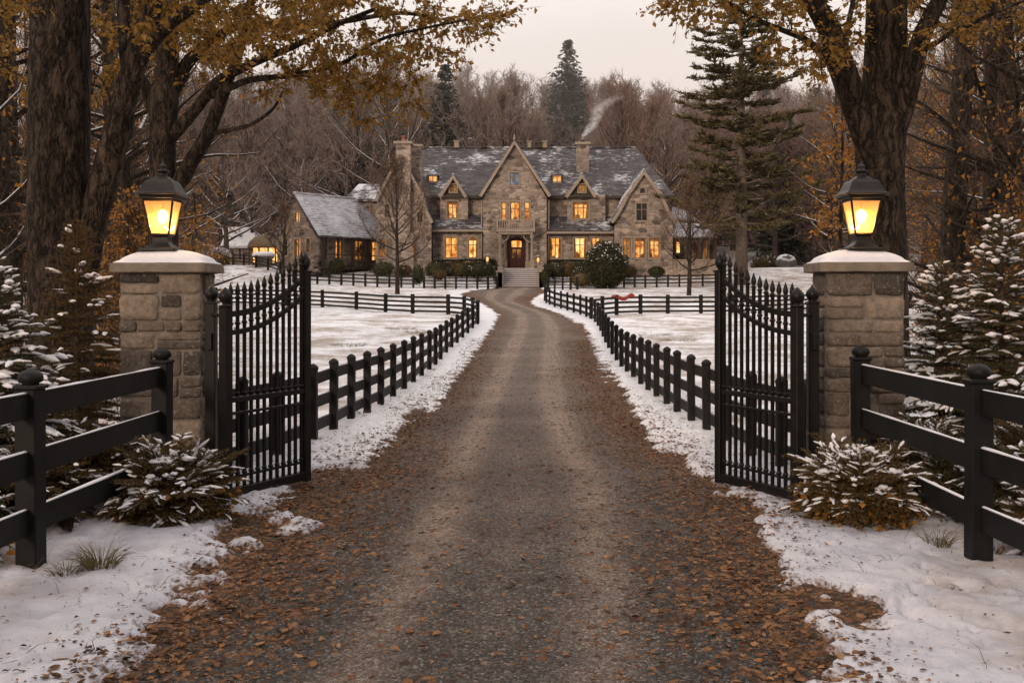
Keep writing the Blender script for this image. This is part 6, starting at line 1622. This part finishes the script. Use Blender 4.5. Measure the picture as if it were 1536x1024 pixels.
# bush heaped with snow at far left, snowy rocks and brush at far right
bush('snowy_bush', (PX(328, 88), 88, TZ(PX(328, 88), 88) + .7), (1.0, .8, .8), 700, .12, 'box_brown', 'rounded bush heaped with snow left of the small shed', 'bush', None, 61, 900)
for i, (px, D, r, lb) in enumerate(((1150, 92, (1.3, .8, .7), 'brown heap of brushwood under trees, far right lawn edge'), (1178, 91, (.8, .6, .7), 'snow-topped boulder at the far right lawn edge'))):
    c = (PX(px, D), D, TZ(PX(px, D), D) + r[2] * .5)
    if i == 0: bush('brush_heap', c, r, 900, .2, 'box_brown', lb, 'brush heap', None, 63, 60)
    else:
        mb = MB(); mb.blob(c, r, .4, 3, 3); o = tag(mb.build('boulder', m_simple('boulder_rock', (.10, .09, .085), (.2, .18, .16), 3, .9, .6, 8)), lb, 'boulder')
        mb = MB(); mb.blob((c[0], c[1], c[2] + r[2] * .35), (r[0] * .9, r[1] * .9, r[2] * .75), .35, 3, 3); me = mb.mesh('snow'); me.transform(Matrix.Translation(-Vector(o.location))); s = bpy.data.objects.new('snow', me); COL.objects.link(s); me.materials.append(MAT['snow_clump']); s.parent = o
# red blanket on the right paddock fence
mb = MB(); D = 50.9; n = 14; V = []; Fq = []
for i in range(n + 1):
    for j in range(5):
        u = i / n; x = PX(917, D) + u * 1.15; z = TZ(x, D) + .93 + [-.14, -.03, .03, -.03, -.16][j] + .05 * math.sin(u * 9) + .09 * math.exp(-((u - .85) / .12) ** 2); y = D + .35 * u + [-.09, -.06, 0, .06, .09][j]; V.append((x, y, z))
for i in range(n):
    for j in range(4): a = i * 5 + j; Fq.append((a, a + 1, a + 6, a + 5))
tag(link('red_blanket', mesh_np('red_blanket', np.array(V), np.array(Fq), True), m_simple('red_cloth', (.30, .05, .03), (.22, .04, .03), 6, .9)), 'small red blanket draped over the right paddock fence rail', 'blanket')

# ================================================================== LIGHT, SKY, CAMERA
w = bpy.data.worlds.new('World'); scene.world = w; w.use_nodes = True; nt = w.node_tree; nt.nodes.clear()
EL, AZ = R(17), R(205)      # azimuth measured clockwise from +Y (sun behind the camera, to the left)
out = nt.nodes.new('ShaderNodeOutputWorld')
sky = nt.nodes.new('ShaderNodeTexSky'); sky.sky_type = 'NISHITA'; sky.sun_disc = False; sky.sun_elevation = EL; sky.sun_rotation = AZ; sky.dust_density = 3; sky.air_density = 1.2
b1 = nt.nodes.new('ShaderNodeBackground'); b1.inputs[1].default_value = .08; nt.links.new(sky.outputs[0], b1.inputs[0])
tc = nt.nodes.new('ShaderNodeTexCoord'); sp = nt.nodes.new('ShaderNodeSeparateXYZ'); nt.links.new(tc.outputs['Generated'], sp.inputs[0])
nz = nt.nodes.new('ShaderNodeTexNoise'); nz.inputs['Scale'].default_value = 2.2; nz.inputs['Detail'].default_value = 5; mpn = nt.nodes.new('ShaderNodeMapping'); mpn.inputs['Scale'].default_value = (1, 1, 3); nt.links.new(tc.outputs['Generated'], mpn.inputs[0]); nt.links.new(mpn.outputs[0], nz.inputs['Vector'])
ad = nt.nodes.new('ShaderNodeMath'); ad.operation = 'MULTIPLY_ADD'; nt.links.new(nz.outputs[0], ad.inputs[0]); ad.inputs[1].default_value = .16; nt.links.new(sp.outputs[2], ad.inputs[2])
cr = nt.nodes.new('ShaderNodeValToRGB'); nt.links.new(ad.outputs[0], cr.inputs[0])
cr.color_ramp.elements[0].position = .0; cr.color_ramp.elements[0].color = (.78, .61, .52, 1)
cr.color_ramp.elements[1].position = .75; cr.color_ramp.elements[1].color = (2.15, 2.02, 1.97, 1)
e = cr.color_ramp.elements.new(.32); e.color = (.90, .785, .72, 1)
b2 = nt.nodes.new('ShaderNodeBackground'); b2.inputs[1].default_value = 1.12; dr = nt.nodes.new('ShaderNodeValToRGB'); mr = nt.nodes.new('ShaderNodeMapRange'); mr.inputs['From Min'].default_value = -1; mr.inputs['From Max'].default_value = 1
nt.links.new(sp.outputs[1], mr.inputs[0]); nt.links.new(mr.outputs[0], dr.inputs[0]); dr.color_ramp.elements[0].position = .18; dr.color_ramp.elements[0].color = (.40, .39, .40, 1); dr.color_ramp.elements[1].position = .72; dr.color_ramp.elements[1].color = (1, 1, 1, 1)
mm = nt.nodes.new('ShaderNodeMix'); mm.data_type = 'RGBA'; mm.blend_type = 'MULTIPLY'; mm.inputs[0].default_value = 1; nt.links.new(cr.outputs[0], mm.inputs[6]); nt.links.new(dr.outputs[0], mm.inputs[7]); nt.links.new(mm.outputs[2], b2.inputs[0])
mx = nt.nodes.new('ShaderNodeMixShader'); mx.inputs[0].default_value = .88; nt.links.new(b1.outputs[0], mx.inputs[1]); nt.links.new(b2.outputs[0], mx.inputs[2]); nt.links.new(mx.outputs[0], out.inputs[0])
sl = bpy.data.lights.new('sun', 'SUN'); sl.energy = 1.75; sl.angle = R(12); sl.color = (1, .80, .62)
so = bpy.data.objects.new('sun', sl); COL.objects.link(so)
sd = Vector((math.sin(AZ) * math.cos(EL), math.cos(AZ) * math.cos(EL), math.sin(EL)))
so.rotation_euler = (-sd).to_track_quat('-Z', 'Y').to_euler(); so.location = sd * 50
cam = bpy.data.cameras.new('camera'); co = bpy.data.objects.new('camera', cam); COL.objects.link(co)
cam.sensor_width = 36; cam.lens = 36 * F / 1536; cam.shift_y = -(512 - 440) / 1536; cam.clip_end = 2000; cam.clip_start = .05
co.location = (0, 0, CAMZ); co.rotation_euler = (R(90), 0, 0); scene.camera = co
scene.view_settings.view_transform = 'Standard'; scene.view_settings.look = 'None'; scene.view_settings.exposure = 0; scene.view_settings.gamma = 1
# thin evening haze hanging over the wooded hillside
g = G('haze'); vs = g.n('ShaderNodeVolumeScatter', {'Color': (.95, .86, .82, 1), 'Density': .0026, 'Anisotropy': .2}); g.nt.links.new(vs.outputs[0], g.out.inputs['Volume'])
mb = MB(); mb.box((0, 160, 25), (260, 124, 70)); hz = mb.build('haze', g.m); hz['kind'] = 'structure'
scene.cycles.use_denoising = True; scene.cycles.max_bounces = 6; scene.cycles.diffuse_bounces = 3; scene.cycles.glossy_bounces = 3; scene.cycles.transmission_bounces = 4; scene.cycles.transparent_max_bounces = 8; scene.cycles.volume_bounces = 1
scene.cycles.sample_clamp_indirect = 4
